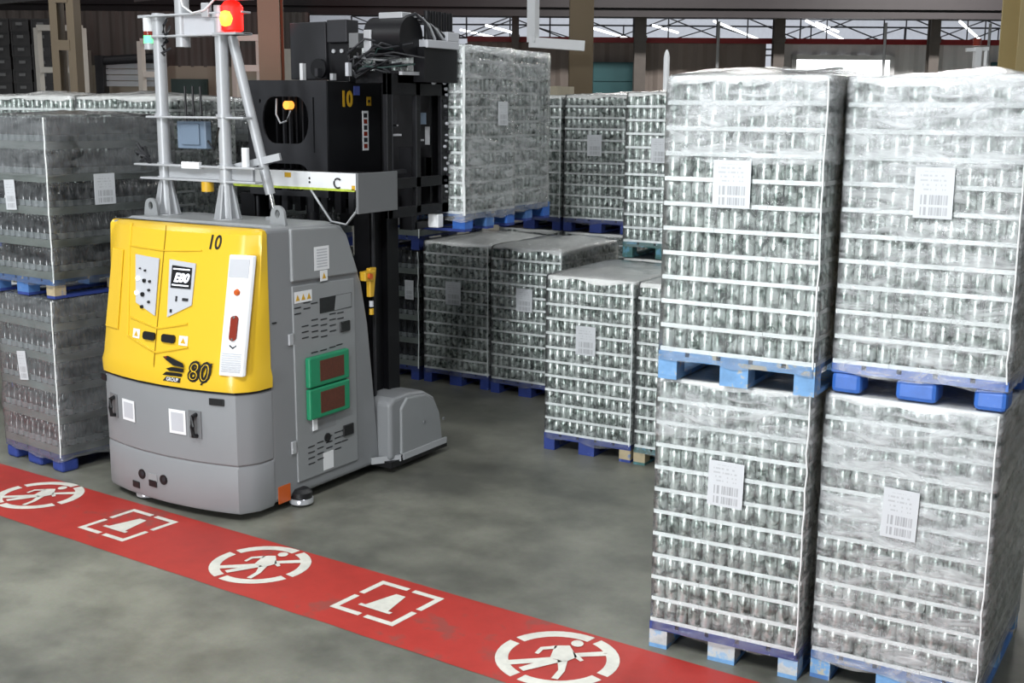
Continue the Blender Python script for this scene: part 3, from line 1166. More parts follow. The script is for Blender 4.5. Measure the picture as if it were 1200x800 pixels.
# two loads on the forks, seen from their side
def carried(lab, u0, u1, v0, v1, z, seed, lbl=None):
    t = thing('wrapped_can_pallet', lab, 'pallet', ((u0 + u1) / 2, (v0 + v1) / 2, z), 0)
    wx, dy = u1 - u0, v1 - v0
    p = empty('pallet', t)
    for i in range(5):
        slot('deck_board', pmesh('cdeck%.2f' % wx, wx, dy / 5 - 0.016, 0.022), B_, p, (0, (i - 2) * (dy - dy / 5 + 0.016) / 4, 0.122))
    for j in range(3):
        slot('stringer_board', pmesh('cstr%.2f' % dy, 0.10, dy, 0.022), B_, p, ((j - 1) * (wx - 0.1) / 2, 0, 0.1))
        slot('base_board', pmesh('cbase%.2f' % wx, wx, 0.1, 0.022), NV, p, (0, (j - 1) * (dy - 0.1) / 2, 0))
        for i in range(3):
            slot('block', pmesh('cblk', 0.12, 0.12, 0.078), PL if j != 1 else B_, p, ((i - 1) * (wx - 0.12) / 2, (j - 1) * (dy - 0.12) / 2, 0.022))
    nx, ny = int(round(wx / CP)), int(round(dy / CP))
    rnd = random.Random(seed)
    mb = MB()
    prof = [(0.028, 0.0), (CR, 0.01), (CR, 0.098), (0.0262, 0.1135), (0.0255, CH)]
    for L in range(NL):
        z_ = PH + L * 0.12 + 0.0035
        for i in range(nx):
            for j in range(ny):
                if 1 < i < nx - 2 and 1 < j < ny - 2:
                    continue
                mb.lathe(prof, ((i - (nx - 1) / 2) * CP, (j - (ny - 1) / 2) * CP, z_), 10, False, L == NL - 1)
        for k in range(ny // 4):
            link('tray', TRAY, None, t, ((nx / 2 - 3) * CP, (k - (ny / 4 - 1) / 2) * 4 * CP, PH + L * 0.12)).rotation_euler = (0, 0, PI / 2)
        for k in range(nx // 4 - 1):
            link('tray', TRAY, None, t, ((-nx / 2 + 2 + 4 * k) * CP, (-ny / 2 + 3) * CP, PH + L * 0.12))
    me = mb.mesh('can_rows')
    me.shade_smooth()
    me.materials.append(M['can'])
    stuff(link('can_rows', me, None, t))
    top = PH + NL * 0.12
    top_sheet(t, nx * CP, ny * CP, top, 0.02, seed, M['tray'], 0.045)
    film(t, nx * CP, ny * CP, 0.09, top, 0.02, seed, M['film_thick_glare'])
    corner_fold(t, nx * CP / 2 + 0.004, -ny * CP / 2 - 0.006, PH - 0.01, top, seed, 0.012)
    if lbl:
        label(t, 0, lbl[1], lbl[2], lbl[3], 0, nx * CP / 2 + 0.020, lbl[0])


carried('tall wrapped can pallet held on the forks behind the black mast', -6.56, -5.36, 8.20, 8.98, 1.82, 21, lbl=(0.17, 0.944, 0.15, 0.196))
carried('second wrapped can pallet on the forks, farther from the black mast', -6.66, -5.46, 9.02, 9.78, 1.82, 22)

# ------------------------------------------------------------------ bottle loads
BP = 0.0795


def bottle_rows_mesh():
    mb = MB()
    prof = [(0.033, 0.0), (0.037, 0.012), (0.037, 0.12), (0.030, 0.155), (0.0145, 0.192), (0.0135, 0.214), (0.0155, 0.216), (0.0155, 0.228)]
    nx, ny = 10, 15
    for L in range(5):
        z = PH + L * 0.243 + 0.004
        for i in range(nx):
            for j in range(ny):
                if 1 < i < nx - 2 and 1 < j < ny - 2:
                    continue
                mb.lathe(prof, ((i - (nx - 1) / 2) * BP, (j - (ny - 1) / 2) * BP, z), 9, False, True)
    me = mb.mesh('bottle_rows')
    me.shade_smooth()
    me.materials.append(M['glass'])
    return me


BROWS = bottle_rows_mesh()
lm_ = MB()
for L in range(5):
    for i in range(10):
        lm_.lathe([(0.0376, 0.06), (0.0376, 0.105)], ((i - 4.5) * BP, -7 * BP, PH + L * 0.243), 9, False, False)
    for j in range(15):
        lm_.lathe([(0.0376, 0.06), (0.0376, 0.105)], (4.5 * BP, (j - 7) * BP, PH + L * 0.243), 9, False, False)
BLAB = lm_.mesh('bottle_labels')
BLAB.materials.append(M['bottlelabel'])
bt = MB()
_w, _d = 10 * BP, 15 * BP
_o = [(-_w / 2, -_d / 2), (_w / 2, -_d / 2), (_w / 2, _d / 2), (-_w / 2, _d / 2)]
_i = [(x * 0.985, y * 0.99) for x, y in _o]
bt.loft([[(x, y, -0.004) for x, y in _o], [(x, y, 0.055) for x, y in _o], [(x, y, 0.055) for x, y in _i], [(x, y, 0.0) for x, y in _i]], True, True, True)
BTRAY = bt.mesh('tray')
BTRAY.materials.append(M['bottletray'])


def bottle_pallet(lab, cx, cy, z0, rz, pal, seed, fm, lbl=None, side_lbl=None, hump=0.03, group=None, crease=True, band=0):
    """cx, cy: the front right corner of the pallet"""
    c_, s_ = math.cos(rz), math.sin(rz)
    ox, oy = cx - PW / 2 * c_ - PD / 2 * s_, cy - PW / 2 * s_ + PD / 2 * c_
    t = thing('wrapped_bottle_pallet', lab, 'pallet', (ox, oy, z0), rz, group)
    pallet(t, *pal[0], **pal[1])
    for L in range(5):
        link('tray', BTRAY, None, t, (0, 0, PH + L * 0.243 + 0.004))
    stuff(link('bottle_rows', BROWS, None, t))
    stuff(link('bottle_labels', BLAB, None, t))
    top = PH + 5 * 0.243 - 0.008
    film(t, _w + 0.004, _d + 0.004, 0.09, top, hump, seed, fm, 0.012)
    if crease:
        corner_fold(t, _w / 2 + 0.002, -_d / 2 - 0.008, PH - 0.02, top, seed, 0.0055)
    if band:
        shell(_w + 0.034, _d + 0.034, band, top + 0.004, 0, seed + 9, 0.006, 8, top=False).build('film_overlap', M['film_heavy'], t, smooth=180)
    if lbl:
        label(t, lbl[0], lbl[1], lbl[2], lbl[3], -_d / 2 - 0.022, tilt=lbl[4])
    if side_lbl:
        label(t, 0, side_lbl[1], side_lbl[2], side_lbl[3], 0, _w / 2 + 0.022, side_lbl[0])
    return t


ZB = PH + 5 * 0.243 + 0.008
bottle_pallet('lower grey-wrapped pallet of bottles at the left edge, on a dark blue pallet', -7.62, 5.95, 0, -0.12, ((NV, NV, NV), dict(plastic=True)), 31,
              M['film_heavy'], lbl=(-0.036, 0.802, 0.12, 0.229, -0.12), hump=0.0)
bottle_pallet('upper grey-wrapped pallet of bottles at the left edge, label on each side', -7.60, 5.97, ZB, -0.06, ((B_, B_, NV), dict(blocks=(B_, B_, RW))), 32,
              M['film_grey'], lbl=(-0.05, 0.768, 0.13, 0.228, -0.05), side_lbl=(-0.112, 0.807, 0.19, 0.236), band=0.92)
bottle_pallet('lower dark bottle pallet behind the two white poles of the vehicle', -8.02, 8.9, 0, 0, ((NV, NV, NV), {}), 33, M['film_dark'], hump=0)
bottle_pallet('upper dark bottle pallet seen between the two white poles of the vehicle', -8.02, 8.9, ZB, 0, ((NV, NV, NV), {}), 34, M['film_grey'], band=1.1)
bottle_pallet('dark film-wrapped bottle pallet behind the yellow emergency handle', -7.19, 10.12, 0, 0, ((NV, NV, NV), {}), 35, M['film_dark'],
              lbl=(0.317 - 0.02, 0.951, 0.11, 0.20, 0), hump=0)
bottle_pallet('dark bottle pallet stacked above the one behind the emergency handle', -7.19, 10.14, ZB, 0, ((NV, NV, NV), {}), 36, M['film_dark'])

# rows of can pallets behind the left bottle stacks, only their top layers show
def wide_pallet(lab, u0, v0, z0, seed, hump, group=None):
    """a can pallet standing with its long side to the front"""
    t = thing('wrapped_can_pallet', lab, 'pallet', (u0 + 0.6, v0 + 0.4, z0), PI / 2, group)
    pallet(t, NV, NV, NV)
    link('can_rows', can_rows_mesh(0.117, True), None, t)['kind'] = 'stuff'
    for L in range(NL):
        for j in range(3):
            link('tray', TRAY, None, t, (-4 * CP, (j - 1) * 6 * CP, PH + L * 0.117))
            link('tray', TRAY, None, t, (4 * CP, (j - 1) * 6 * CP, PH + L * 0.117))
    top = PH + NL * 0.117
    top_sheet(t, NX * CP, NY * CP, top, hump, seed, M['sheet'])
    film(t, NX * CP, NY * CP, 0.1, top, hump, seed, M['film'])
    return t


Z3 = PH + NL * 0.117 + 0.014
for i, (u, nm) in enumerate(((-10.42, 'whose corner shows above the left bottle stack at the frame edge'), (-9.17, 'whose long side shows above the left bottle stack'))):
    for k, (zz, hm_) in enumerate(((0, 0.0), (Z3, 0.05))):
        wide_pallet(('lower ' if k == 0 else 'upper ') + 'wrapped can pallet ' + nm, u, 7.55, zz, 40 + i * 2 + k, hm_)
for i, (u, nm) in enumerate(((-11.55, 'in the rear row at the frame edge'), (-10.3, 'in the rear row beneath the roller shutter'))):
    for k, (zz, hm_) in enumerate(((0, 0.0), (Z3, 0.03))):
        wide_pallet(('lower ' if k == 0 else 'upper ') + 'wrapped can pallet ' + nm, u, 9.0, zz, 60 + i * 2 + k, hm_)

# cardboard piece lying on the top film of the squeezed pallet
b = MB()
b.box(-6.9, -6.62, 12.0, 12.4, Z2 + PH + NL * 0.12 + 0.012, Z2 + PH + NL * 0.12 + 0.11)
tag(b.build('cardboard_box', M['cardboard']), 'small tan cardboard box on top of the squeezed can pallet', 'box')

# ------------------------------------------------------------------ the yellow and grey automatic forklift
AG = Vector((-6.31, 6.6, 0))
agv = thing('automated_forklift', 'yellow and grey driverless forklift numbered 10 with white poles and black mast', 'forklift', AG)
US = -5.58                                        # its right flank


def A(name, mb, m, parent=None, smooth=0, bevel=0, seg=2):
    return mb.build(name, M[m] if isinstance(m, str) else m, parent or agv, smooth, bevel, seg)


def N():
    return MB(AG)


def arc(u):
    return 5.75 + 0.22 * (u + 6.25) ** 2


def lean(z):
    return 0.17 * min(max((z - 1.06) / 0.92, 0), 1.15)


def front(u, z, out=0.0):
    return Vector((u, arc(u) + lean(z) - out, z))


def outline(z, grow=0.0, ln=None, rear=6.10):
    l = lean(z) if ln is None else ln
    us = [-6.96, -6.84, -6.7, -6.5, -6.25, -6.0, -5.84, -5.72, -5.655]
    p = [(-7.07 - grow, rear), (-7.07 - grow, 6.02 + l * 0.35), (-7.03 - grow, 5.925 - grow + l * 0.9)]
    p += [(u, arc(u) + l - grow) for u in us]
    p += [(-5.605 + grow, 5.90 - grow + l * 0.9), (US + 0.004 + grow, 5.965 + l * 0.55), (US + 0.004 + grow, rear)]
    return [(x, y, z) for x, y in p]


# lower grey shell in two lifts with a groove between them
b = N()
b.loft([outline(0.06, -0.012), outline(0.085, 0.0), outline(0.375, 0.0), outline(0.395, -0.012)], True, True, True)
A('bumper_skirt', b, 'grey', smooth=35)
b = N()
b.loft([outline(0.395, -0.014), outline(0.41, -0.002), outline(0.88, -0.002), outline(0.905, -0.012)], True, True, True)
A('lower_shell', b, 'grey', smooth=35)
b = N()
b.loft([outline(0.900, 0.0), outline(0.918, 0.0)], True, True, True)
A('seam_strip', b, 'black')
b = N()
b.loft([outline(0.918, 0.012), outline(0.99, 0.014), outline(1.05, 0.0), outline(1.25, 0), outline(1.5, 0), outline(1.75, 0), outline(1.88, 0.0),
        outline(1.91, 0.0), outline(1.965, 0.0), outline(1.99, -0.012, 0.195), outline(2.0, -0.04, 0.20)], True, True, True)
yel = A('front_cover', b, 'yellow', smooth=40)


def on_front(poly, out, thick=0.006, name='plate', m='panel', parent=None, sub=1, bevel=0):
    """a plate following the leaning front cover; poly is a list of (u, z)"""
    b = N()
    b.prism([front(u, z, out) for u, z in poly], [front(u, z, out + thick) for u, z in poly])
    return A(name, b, m, parent, bevel=bevel)


def strip_front(u0, u1, z0, z1, out, thick, name, m, parent=None, n=6, bevel=0):
    b = N()
    A0, A1 = [], []
    rings = []
    for k in range(n + 1):
        z = z0 + (z1 - z0) * k / n
        rings.append([front(u0, z, out), front(u1, z, out), front(u1, z, out + thick), front(u0, z, out + thick)])
    b.loft(rings, True, True, True)
    return A(name, b, m, parent, bevel=bevel)


def line_front(pts, wd, name, m, out=0.0005, thick=0.002, parent=None):
    b = N()
    for (p, q) in zip(pts, pts[1:]):
        n = max(1, int(abs(p[1] - q[1]) / 0.12), int(abs(p[0] - q[0]) / 0.12))
        for k in range(n):
            a0 = (p[0] + (q[0] - p[0]) * k / n, p[1] + (q[1] - p[1]) * k / n)
            a1 = (p[0] + (q[0] - p[0]) * (k + 1) / n, p[1] + (q[1] - p[1]) * (k + 1) / n)
            b.obox(front(*a0, out), front(*a1, out), wd, thick * 2)
    return A(name, b, m, parent)


# door seams and the moulded ridges of the cover
line_front([(-6.333, 2.0), (-6.332, 0.93)], 0.005, 'seam', 'yellowshade', parent=yel)  # shadow in the door seam, drawn as a dark yellow line
line_front([(-6.725, 1.99), (-6.72, 1.80), (-6.645, 1.215), (-6.32, 1.135), (-6.03, 1.20)], 0.018, 'ridge', 'yellow', 0.0, 0.005, yel)
line_front([(-6.633, 1.345), (-6.318, 1.30), (-6.051, 1.355)], 0.016, 'ridge', 'yellow', 0.0, 0.005, yel)
line_front([(-6.72, 1.835), (-6.333, 1.83), (-5.99, 1.85)], 0.014, 'ridge', 'yellow', 0.0, 0.004, yel)
on_front([(-6.955, 1.24), (-6.775, 1.24), (-6.795, 1.80), (-6.955, 1.80)], 0.0, 0.012, 'side_blister', 'yellow', yel, bevel=0.006)

# control panels
p = on_front([(-6.632, 1.782), (-6.366, 1.772), (-6.358, 1.382), (-6.578, 1.452)], 0.002, 0.006, 'control_panel', 'panel')
for (u, z, r, m) in ((-6.575, 1.62, 0.016, 'greenglow'), (-6.50, 1.61, 0.014, 'black'), (-6.575, 1.52, 0.016, 'greenglow'), (-6.505, 1.515, 0.016, 'black'),
                     (-6.50, 1.43, 0.013, 'black'), (-6.44, 1.61, 0.010, 'charcoal'), (-6.44, 1.55, 0.010, 'charcoal'), (-6.43, 1.47, 0.010, 'charcoal'), (-6.50, 1.68, 0.008, 'charcoal'), (-6.56, 1.69, 0.006, 'charcoal')):
    b = N()
    b.cyl(front(u, z, 0.006), front(u, z, 0.018), r, 12)
    A('button', b, m if m != 'greenglow' else 'screenwhite', p, smooth=40)
p = on_front([(-6.262, 1.774), (-6.024, 1.760), (-6.028, 1.480), (-6.236, 1.384)], 0.002, 0.006, 'control_panel', 'panel')
scr = on_front([(-6.228, 1.738), (-6.050, 1.730), (-6.048, 1.588), (-6.226, 1.586)], 0.008, 0.004, 'screen', 'black', p)


def text_front(txt, u, z, size, m, name, parent, out=0.003, shear=0.0, xs=1.0, bold=0.0, depth=0.001):
    me = text_mesh(txt, size, depth, shear, xs, bold)
    place_mesh(me, lambda x, y, q: front(u + x, z + y, out + q) - AG)
    return link(name, me, M[m], parent)


text_front('E80', -6.137, 1.655, 0.082, 'screenwhite', 'screen_lettering', p, 0.0125, 0.3, 1.05, 0.003)
for z in (1.715, 1.607):
    strip_front(-6.215, -6.065, z - 0.004, z + 0.004, 0.0115, 0.001, 'screen_bar', 'screenwhite', p, 1)
for (u, z, sx, sz) in ((-6.165, 1.515, 0.012, 0.035), (-6.085, 1.515, 0.05, 0.018), (-6.205, 1.43, 0.018, 0.022)):
    strip_front(u - sx / 2, u + sx / 2, z - sz / 2, z + sz / 2, 0.006, 0.006, 'key_switch', 'charcoal', p, 1)

# door latches and little stickers
for (u, z) in ((-6.40, 1.240), (-6.208, 1.241)):
    on_front([(u - 0.062, z - 0.015), (u - 0.05, z - 0.027), (u + 0.05, z - 0.027), (u + 0.062, z - 0.015), (u + 0.062, z + 0.015), (u + 0.05, z + 0.027), (u - 0.05, z + 0.027), (u - 0.062, z + 0.015)],
             0.001, 0.012, 'latch', 'black', yel)
for (u, z) in ((-6.545, 1.240), (-6.075, 1.238)):
    s_ = on_front([(u - 0.038, z - 0.032), (u + 0.038, z - 0.032), (u + 0.038, z + 0.032), (u - 0.038, z + 0.032)], 0.001, 0.002, 'sticker', 'white', yel)
    on_front([(u - 0.022, z - 0.018), (u + 0.022, z - 0.018), (u, z + 0.02)], 0.0035, 0.001, 'warning_triangle', 'amber', yel)

# vertical white lamp strip
b = N()
rings = []
for k in range(9):
    z = 1.035 + (1.835 - 1.035) * k / 8
    rings.append([front(-5.765, z, -0.004), front(-5.572, z, -0.004), front(-5.584, z, 0.022), front(-5.752, z, 0.022)])
b.loft(rings, True, True, True)
stp = A('lamp_strip', b, 'white', bevel=0.008)
strip_front(-5.742, -5.600, 1.69, 1.81, 0.022, 0.003, 'speaker_grille', 'panel', stp, 2)
for k in range(9):
    z = 1.065 + k * 0.0145
    strip_front(-5.738, -5.598, z, z + 0.0075, 0.022, 0.003, 'louvre', 'panel', stp, 1)
b = N()
b.cyl(front(-5.672, 1.59, 0.018), front(-5.672, 1.59, 0.034), 0.024, 16, 0.018)
A('indicator_lamp', b, 'orange', stp, smooth=40)
pl = [(-5.667 + 0.026 * math.cos(i * PI / 8), 1.355 + (0.058 if math.sin(i * PI / 8) > 0.001 else (-0.058 if math.sin(i * PI / 8) < -0.001 else 0.058 if i < 8 else -0.058)) + 0.026 * math.sin(i * PI / 8)) for i in range(16)]
on_front(pl, 0.022, 0.012, 'side_lamp', 'redlens', stp)
for z in (1.428, 1.282):
    b = N()
    b.cyl(front(-5.667, z, 0.03), front(-5.667, z, 0.038), 0.009, 8)
    A('screw', b, 'chrome', stp)
on_front([(-5.69, 1.245), (-5.665, 1.228), (-5.64, 1.245), (-5.64, 1.236), (-5.665, 1.217), (-5.69, 1.236)], 0.022, 0.002, 'arrow_mark', 'charcoal', stp)

# number and emblem on the cover
text_front('10', -5.895, 1.905, 0.135, 'black', 'number_ten', yel, 0.002, 0.16, 0.8, 0.002)
text_front('80', -5.925, 1.035, 0.185, 'black', 'emblem_numerals', yel, 0.014, 0.22, 0.95, 0.010)
text_front('80', -5.925, 1.035, 0.185, 'yellow', 'emblem_numerals_inlay', yel, 0.0165, 0.22, 0.95, -0.006)
# bird-wing emblem: stripes swept back to the left of the numerals
for poly in ([(-6.235, 1.118), (-6.19, 1.128), (-6.05, 1.090), (-6.035, 1.062), (-6.13, 1.068), (-6.2, 1.098)],
             [(-6.15, 1.056), (-6.04, 1.052), (-6.045, 1.028), (-6.165, 1.028), (-6.20, 1.04)],
             [(-6.20, 1.018), (-6.055, 1.018), (-6.06, 0.996), (-6.235, 0.992)]):
    on_front(poly, 0.014, 0.002, 'wing_emblem', 'black', yel)
on_front([(-6.20, 0.985), (-6.07, 0.985), (-6.08, 0.952), (-6.235, 0.952)], 0.014, 0.0015, 'emblem_tag', 'charcoal', yel)
text_front('GROUP', -6.145, 0.968, 0.036, 'white', 'emblem_tag_lettering', yel, 0.0165, 0.1, 0.9, 0.0005)
on_front([(-6.222, 1.121), (-6.196, 1.126), (-6.2, 1.108)], 0.0165, 0.001, 'wing_tip', 'redlens', yel)
on_front([(-5.905, 0.955), (-5.89, 0.955), (-5.805, 1.11), (-5.82, 1.11)], 0.017, 0.002, 'emblem_slash', 'black', yel)

# details of the grey lower shell
for (u, z0, z1, sg) in ((-6.835, 0.602, 0.742, 1), (-5.962, 0.585, 0.745, -1)):
    on_front([(u - 0.065, z0 - 0.012), (u + 0.04, z0 - 0.012), (u + 0.04, z1 + 0.02), (u - 0.065, z1 + 0.02)], -0.002, 0.006, 'handle_recess', 'greydark')
    b = N()
    b.tube([front(u, z0 + 0.005, 0.002), front(u, z0 + 0.01, 0.035), front(u, (z0 + z1) / 2, 0.042), front(u, z1 - 0.01, 0.035), front(u, z1 - 0.005, 0.002)], 0.016, 8)
    A('handle', b, 'black', smooth=40)
for (u0, u1, z0, z1) in ((-6.725, -6.572, 0.597, 0.750), (-6.205, -6.055, 0.583, 0.754)):
    s_ = strip_front(u0, u1, z0, z1, 0.001, 0.002, 'sticker', 'white', None, 1)
    strip_front(u0 + 0.02, u1 - 0.02, z0 + 0.02, z1 - 0.02, 0.003, 0.001, 'sticker_field', 'panel', s_, 1)
for (u0, u1, z0, z1) in ((-7.02, -6.945, 0.838, 0.885), (-5.85, -5.735, 0.82, 0.868)):
    strip_front(u0, u1, z0, z1, -0.002, 0.01, 'latch', 'black', None, 1, 0.004)
for (u, z) in ((-6.52, 0.227), (-6.289, 0.226)):
    b = N()
    b.cyl(front(u, z, -0.01), front(u, z, 0.006), 0.036, 18)
    b2 = A('sensor_eye', b, 'black', smooth=40)
    b = N()
    b.cyl(front(u + 0.008, z + 0.005, 0.004), front(u + 0.008, z + 0.005, 0.009), 0.018, 12)
    A('lens', b, 'charcoal', b2)
for (u, z, m) in ((-6.60, 0.134, 'black'), (-6.405, 0.178, 'black')):
    strip_front(u - 0.042, u + 0.042, z - 0.024, z + 0.024, -0.002, 0.008, 'sensor_slot', m, None, 1, 0.004)
strip_front(-6.45, -6.36, 0.19, 0.25, -0.004, 0.006, 'mounting_tab', 'greylight', None, 1, 0.003)

# rear grey body: profile in (v, z) carried across the width
prof = [(6.09, 0.07), (6.09, 2.0), (6.80, 1.985), (6.90, 1.965), (6.965, 1.90), (7.01, 1.78), (7.13, 1.52), (7.20, 1.20), (7.33, 0.09), (7.28, 0.07)]
b = N()
b.prism([(US, v, z) for v, z in prof], [(-7.07, v, z) for v, z in prof])
A('rear_body', b, 'grey', bevel=0.03, seg=3)
b = N()
b.loft([[(-7.03, 6.20, 1.995), (-5.62, 6.20, 1.995), (-5.62, 6.84, 1.985), (-7.03, 6.84, 1.985)], [(-7.0, 6.22, 2.012), (-5.65, 6.22, 2.012), (-5.65, 6.8, 2.0), (-7.0, 6.8, 2.0)]], True, True, True)
A('top_deck', b, 'greylight')
# flank: pillar, upper cover, hinged door
b = N()
q = [(6.325, 1.615), (6.325, 1.985), (6.82, 1.965), (6.93, 1.90), (7.06, 1.60)]
b.prism([(US - 0.01, v, z) for v, z in q], [(US + 0.022, v, z) for v, z in q])
A('upper_side_cover', b, 'greylight', bevel=0.012)
b = N()
q = [(6.345, 0.165), (6.335, 1.585), (7.02, 1.565), (7.03, 0.165)]
b.prism([(US - 0.01, v, z) for v, z in q], [(US + 0.012, v, z) for v, z in q])
door = A('side_door', b, 'greylight', bevel=0.006)
XS = US + 0.012


def on_side(pts, out, thick, name, m, parent=None, bevel=0):
    b = N()
    b.prism([(XS + out, v, z) for v, z in pts], [(XS + out + thick, v, z) for v, z in pts])
    return A(name, b, m, parent, bevel=bevel)


def rect_side(v0, v1, z0, z1, out, thick, name, m, parent=None, bevel=0):
    return on_side([(v0, z0), (v1, z0), (v1, z1), (v0, z1)], out, thick, name, m, parent, bevel)


rect_side(6.62, 6.98, 1.355, 1.465, 0.0, 0.003, 'door_slot', 'black', door)
on_side([(6.78, 1.357), (6.975, 1.36), (6.975, 1.463), (6.80, 1.463)], 0.003, 0.001, 'slot_lining', 'greylight', door)
rect_side(6.84, 6.95, 1.185, 1.262, 0.0, 0.014, 'latch', 'black', door, 0.006)
rect_side(6.85, 6.97, 0.39, 0.475, 0.0, 0.014, 'latch', 'black', door, 0.006)
b = N()
for k, (v0, z0, n) in enumerate(((6.38, 1.43, 2), (6.48, 1.455, 2), (6.56, 1.44, 1), (6.455, 1.29, 3), (6.56, 1.32, 4), (6.66, 1.31, 4), (6.76, 1.335, 4), (6.85, 1.33, 2),
                                 (6.55, 1.085, 1), (6.65, 1.085, 1), (6.75, 1.09, 1), (6.83, 1.095, 1),
                                 (6.49, 0.40, 4), (6.59, 0.41, 4), (6.69, 0.43, 3), (6.79, 0.44, 4), (6.87, 0.44, 3))):
    for i in range(n):
        z = z0 - i * 0.042
        b.box(XS, XS + 0.003, v0 - 0.035, v0 + 0.035, z - 0.0038, z + 0.0038)
stuff(A('vent_slots', b, 'charcoal', door))
for (z0, z1) in ((0.84, 1.062), (0.605, 0.832)):
    g = on_side([(6.442, z0), (6.892, z0), (6.892, z1), (6.442, z1)], 0.0, 0.045, 'filter_box', 'green', None, 0.012)
    rect_side(6.555, 6.825, z0 + 0.035, z1 - 0.035, 0.044, 0.003, 'filter_mesh', 'rust', g)
rect_side(6.51, 6.77, 0.50, 0.585, 0.0, 0.002, 'plate', 'grey', door)
rect_side(6.505, 6.55, 0.515, 0.60, 0.002, 0.012, 'label', 'white', door)
b = N()
b.cyl((XS, 6.67, 0.427), (XS + 0.008, 6.67, 0.427), 0.033, 16)
A('cable_socket', b, 'black', door, smooth=40)
rect_side(6.62, 6.735, 0.185, 0.318, 0.001, 0.002, 'sticker', 'white', door)
for (z0, z1) in ((1.175, 1.255), (0.39, 0.48)):
    rect_side(6.285, 6.33, z0, z1, -0.012, 0.016, 'hinge', 'silver', None, 0.004)
rect_side(6.14, 6.265, 0.06, 0.185, -0.012, 0.004, 'orange_tag', 'orange')
rect_side(6.35, 6.535, 1.462, 1.542, 0.001, 0.002, 'warning_label', 'white', door)
for k in range(3):
    v = 6.382 + k * 0.06
    on_side([(v - 0.022, 1.478), (v + 0.022, 1.478), (v, 1.522)], 0.003, 0.001, 'warning_triangle', 'amber', door)
lb = rect_side(6.56, 6.722, 1.67, 1.838, 0.010, 0.002, 'data_label', 'white')
for k in range(7):
    rect_side(6.585, 6.70, 1.69 + k * 0.02, 1.70 + k * 0.02, 0.012, 0.001, 'text_line', 'panel', lb)
lb = rect_side(6.62, 6.70, 1.588, 1.665, 0.010, 0.002, 'warning_label', 'white')
on_side([(6.64, 1.605), (6.682, 1.605), (6.661, 1.648)], 0.012, 0.001, 'warning_triangle', 'amber', lb)
rect_side(6.13, 6.17, 1.35, 1.36, -0.012, 0.006, 'flank_catch', 'black')

# lifting eyes
for (u, v) in ((-6.94, 6.36), (-5.70, 6.36)):
    b = N()
    n_ = 10
    outer = [(v - 0.075, 1.98)] + [(v + 0.062 * math.cos(PI - PI * i / n_), 2.075 + 0.062 * math.sin(PI * i / n_)) for i in range(n_ + 1)] + [(v + 0.075, 1.98)]
    hole = [(v + 0.024 * math.cos(2 * PI * i / 12), 2.08 + 0.03 * math.sin(2 * PI * i / 12)) for i in range(12)]
    # front-facing eye, hole left open
    o_pts = [(u + (p[0] - v), p[1]) for p in outer]
    h_pts = [(u + (p[0] - v), p[1]) for p in hole]
    m_ = 24
    def samp(pts, k, closed=True):
        # walk a closed outline
        L = [0]
        for p, q in zip(pts, pts[1:] + pts[:1]):
            L.append(L[-1] + math.hypot(q[0] - p[0], q[1] - p[1]))
        s_ = L[-1] * k
        for i in range(len(pts)):
            if L[i] <= s_ <= L[i + 1] + 1e-9:
                f = (s_ - L[i]) / max(1e-9, L[i + 1] - L[i])
                p, q = pts[i], pts[(i + 1) % len(pts)]
                return (p[0] + (q[0] - p[0]) * f, p[1] + (q[1] - p[1]) * f)
        return pts[0]
    c0 = (u, 2.08)
    ro = []
    for i in range(m_):
        t_ = 2 * PI * i / m_
        d_ = (math.cos(t_), math.sin(t_))
        # outer boundary by ray
        best = 0.3
        for p, q in zip(o_pts, o_pts[1:] + o_pts[:1]):
            ex, ey = q[0] - p[0], q[1] - p[1]
            den = d_[0] * ey - d_[1] * ex
            if abs(den) < 1e-9:
                continue
            s0 = ((p[0] - c0[0]) * ey - (p[1] - c0[1]) * ex) / den
            s1 = ((p[0] - c0[0]) * d_[1] - (p[1] - c0[1]) * d_[0]) / den
            if s0 > 0 and -1e-6 <= s1 <= 1 + 1e-6:
                best = min(best, s0)
        ro.append((c0[0] + d_[0] * best, c0[1] + d_[1] * best))
    ri = [(c0[0] + 0.022 * math.cos(2 * PI * i / m_), c0[1] + 0.03 * math.sin(2 * PI * i / m_)) for i in range(m_)]
    y0, y1 = v - 0.011, v + 0.011
    R = [[b.pt((x, y, z)) for x, z in pts] for (pts, y) in ((ro, y0), (ri, y0), (ri, y1), (ro, y1))]
    for a_, c_ in ((0, 1), (1, 2), (2, 3), (3, 0)):
        for i in range(m_):
            b.f.append([R[a_][i], R[a_][(i + 1) % m_], R[c_][(i + 1) % m_], R[c_][i]])
    A('lifting_eye', b, 'greylight', smooth=40)

# floor scanners, wheels, underbody
b = N()
b.box(-6.95, -5.68, 6.0, 7.2, 0.075, 0.30)
A('underbody', b, 'black')
for (u, v) in ((-5.56, 6.36), (-6.62, 5.90)):
    b = N()
    b.lathe([(0.07, 0.0), (0.085, 0.01), (0.085, 0.045)], (u, v, 0.012), 18)
    sc_ = A('floor_scanner', b, 'silver', smooth=35)
    b = N()
    b.lathe([(0.078, 0.057), (0.078, 0.10), (0.05, 0.125)], (u, v, 0.0), 18)
    A('scanner_window', b, 'black', sc_, smooth=35)
    for k in (-0.03, 0.02):
        b = N()
        b.cyl((u + 0.05, v - 0.055 + k, 0.05), (u + 0.062, v - 0.068 + k, 0.05), 0.011, 10)
        A('scanner_light', b, 'screenwhite', sc_)
for (u, v) in ((-6.3, 6.5), (-6.85, 7.1), (-5.8, 7.05)):
    b = N()
    b.cyl((u - 0.06, v, 0.125), (u + 0.06, v, 0.125), 0.125, 22)
    A('wheel', b, 'black', smooth=40)

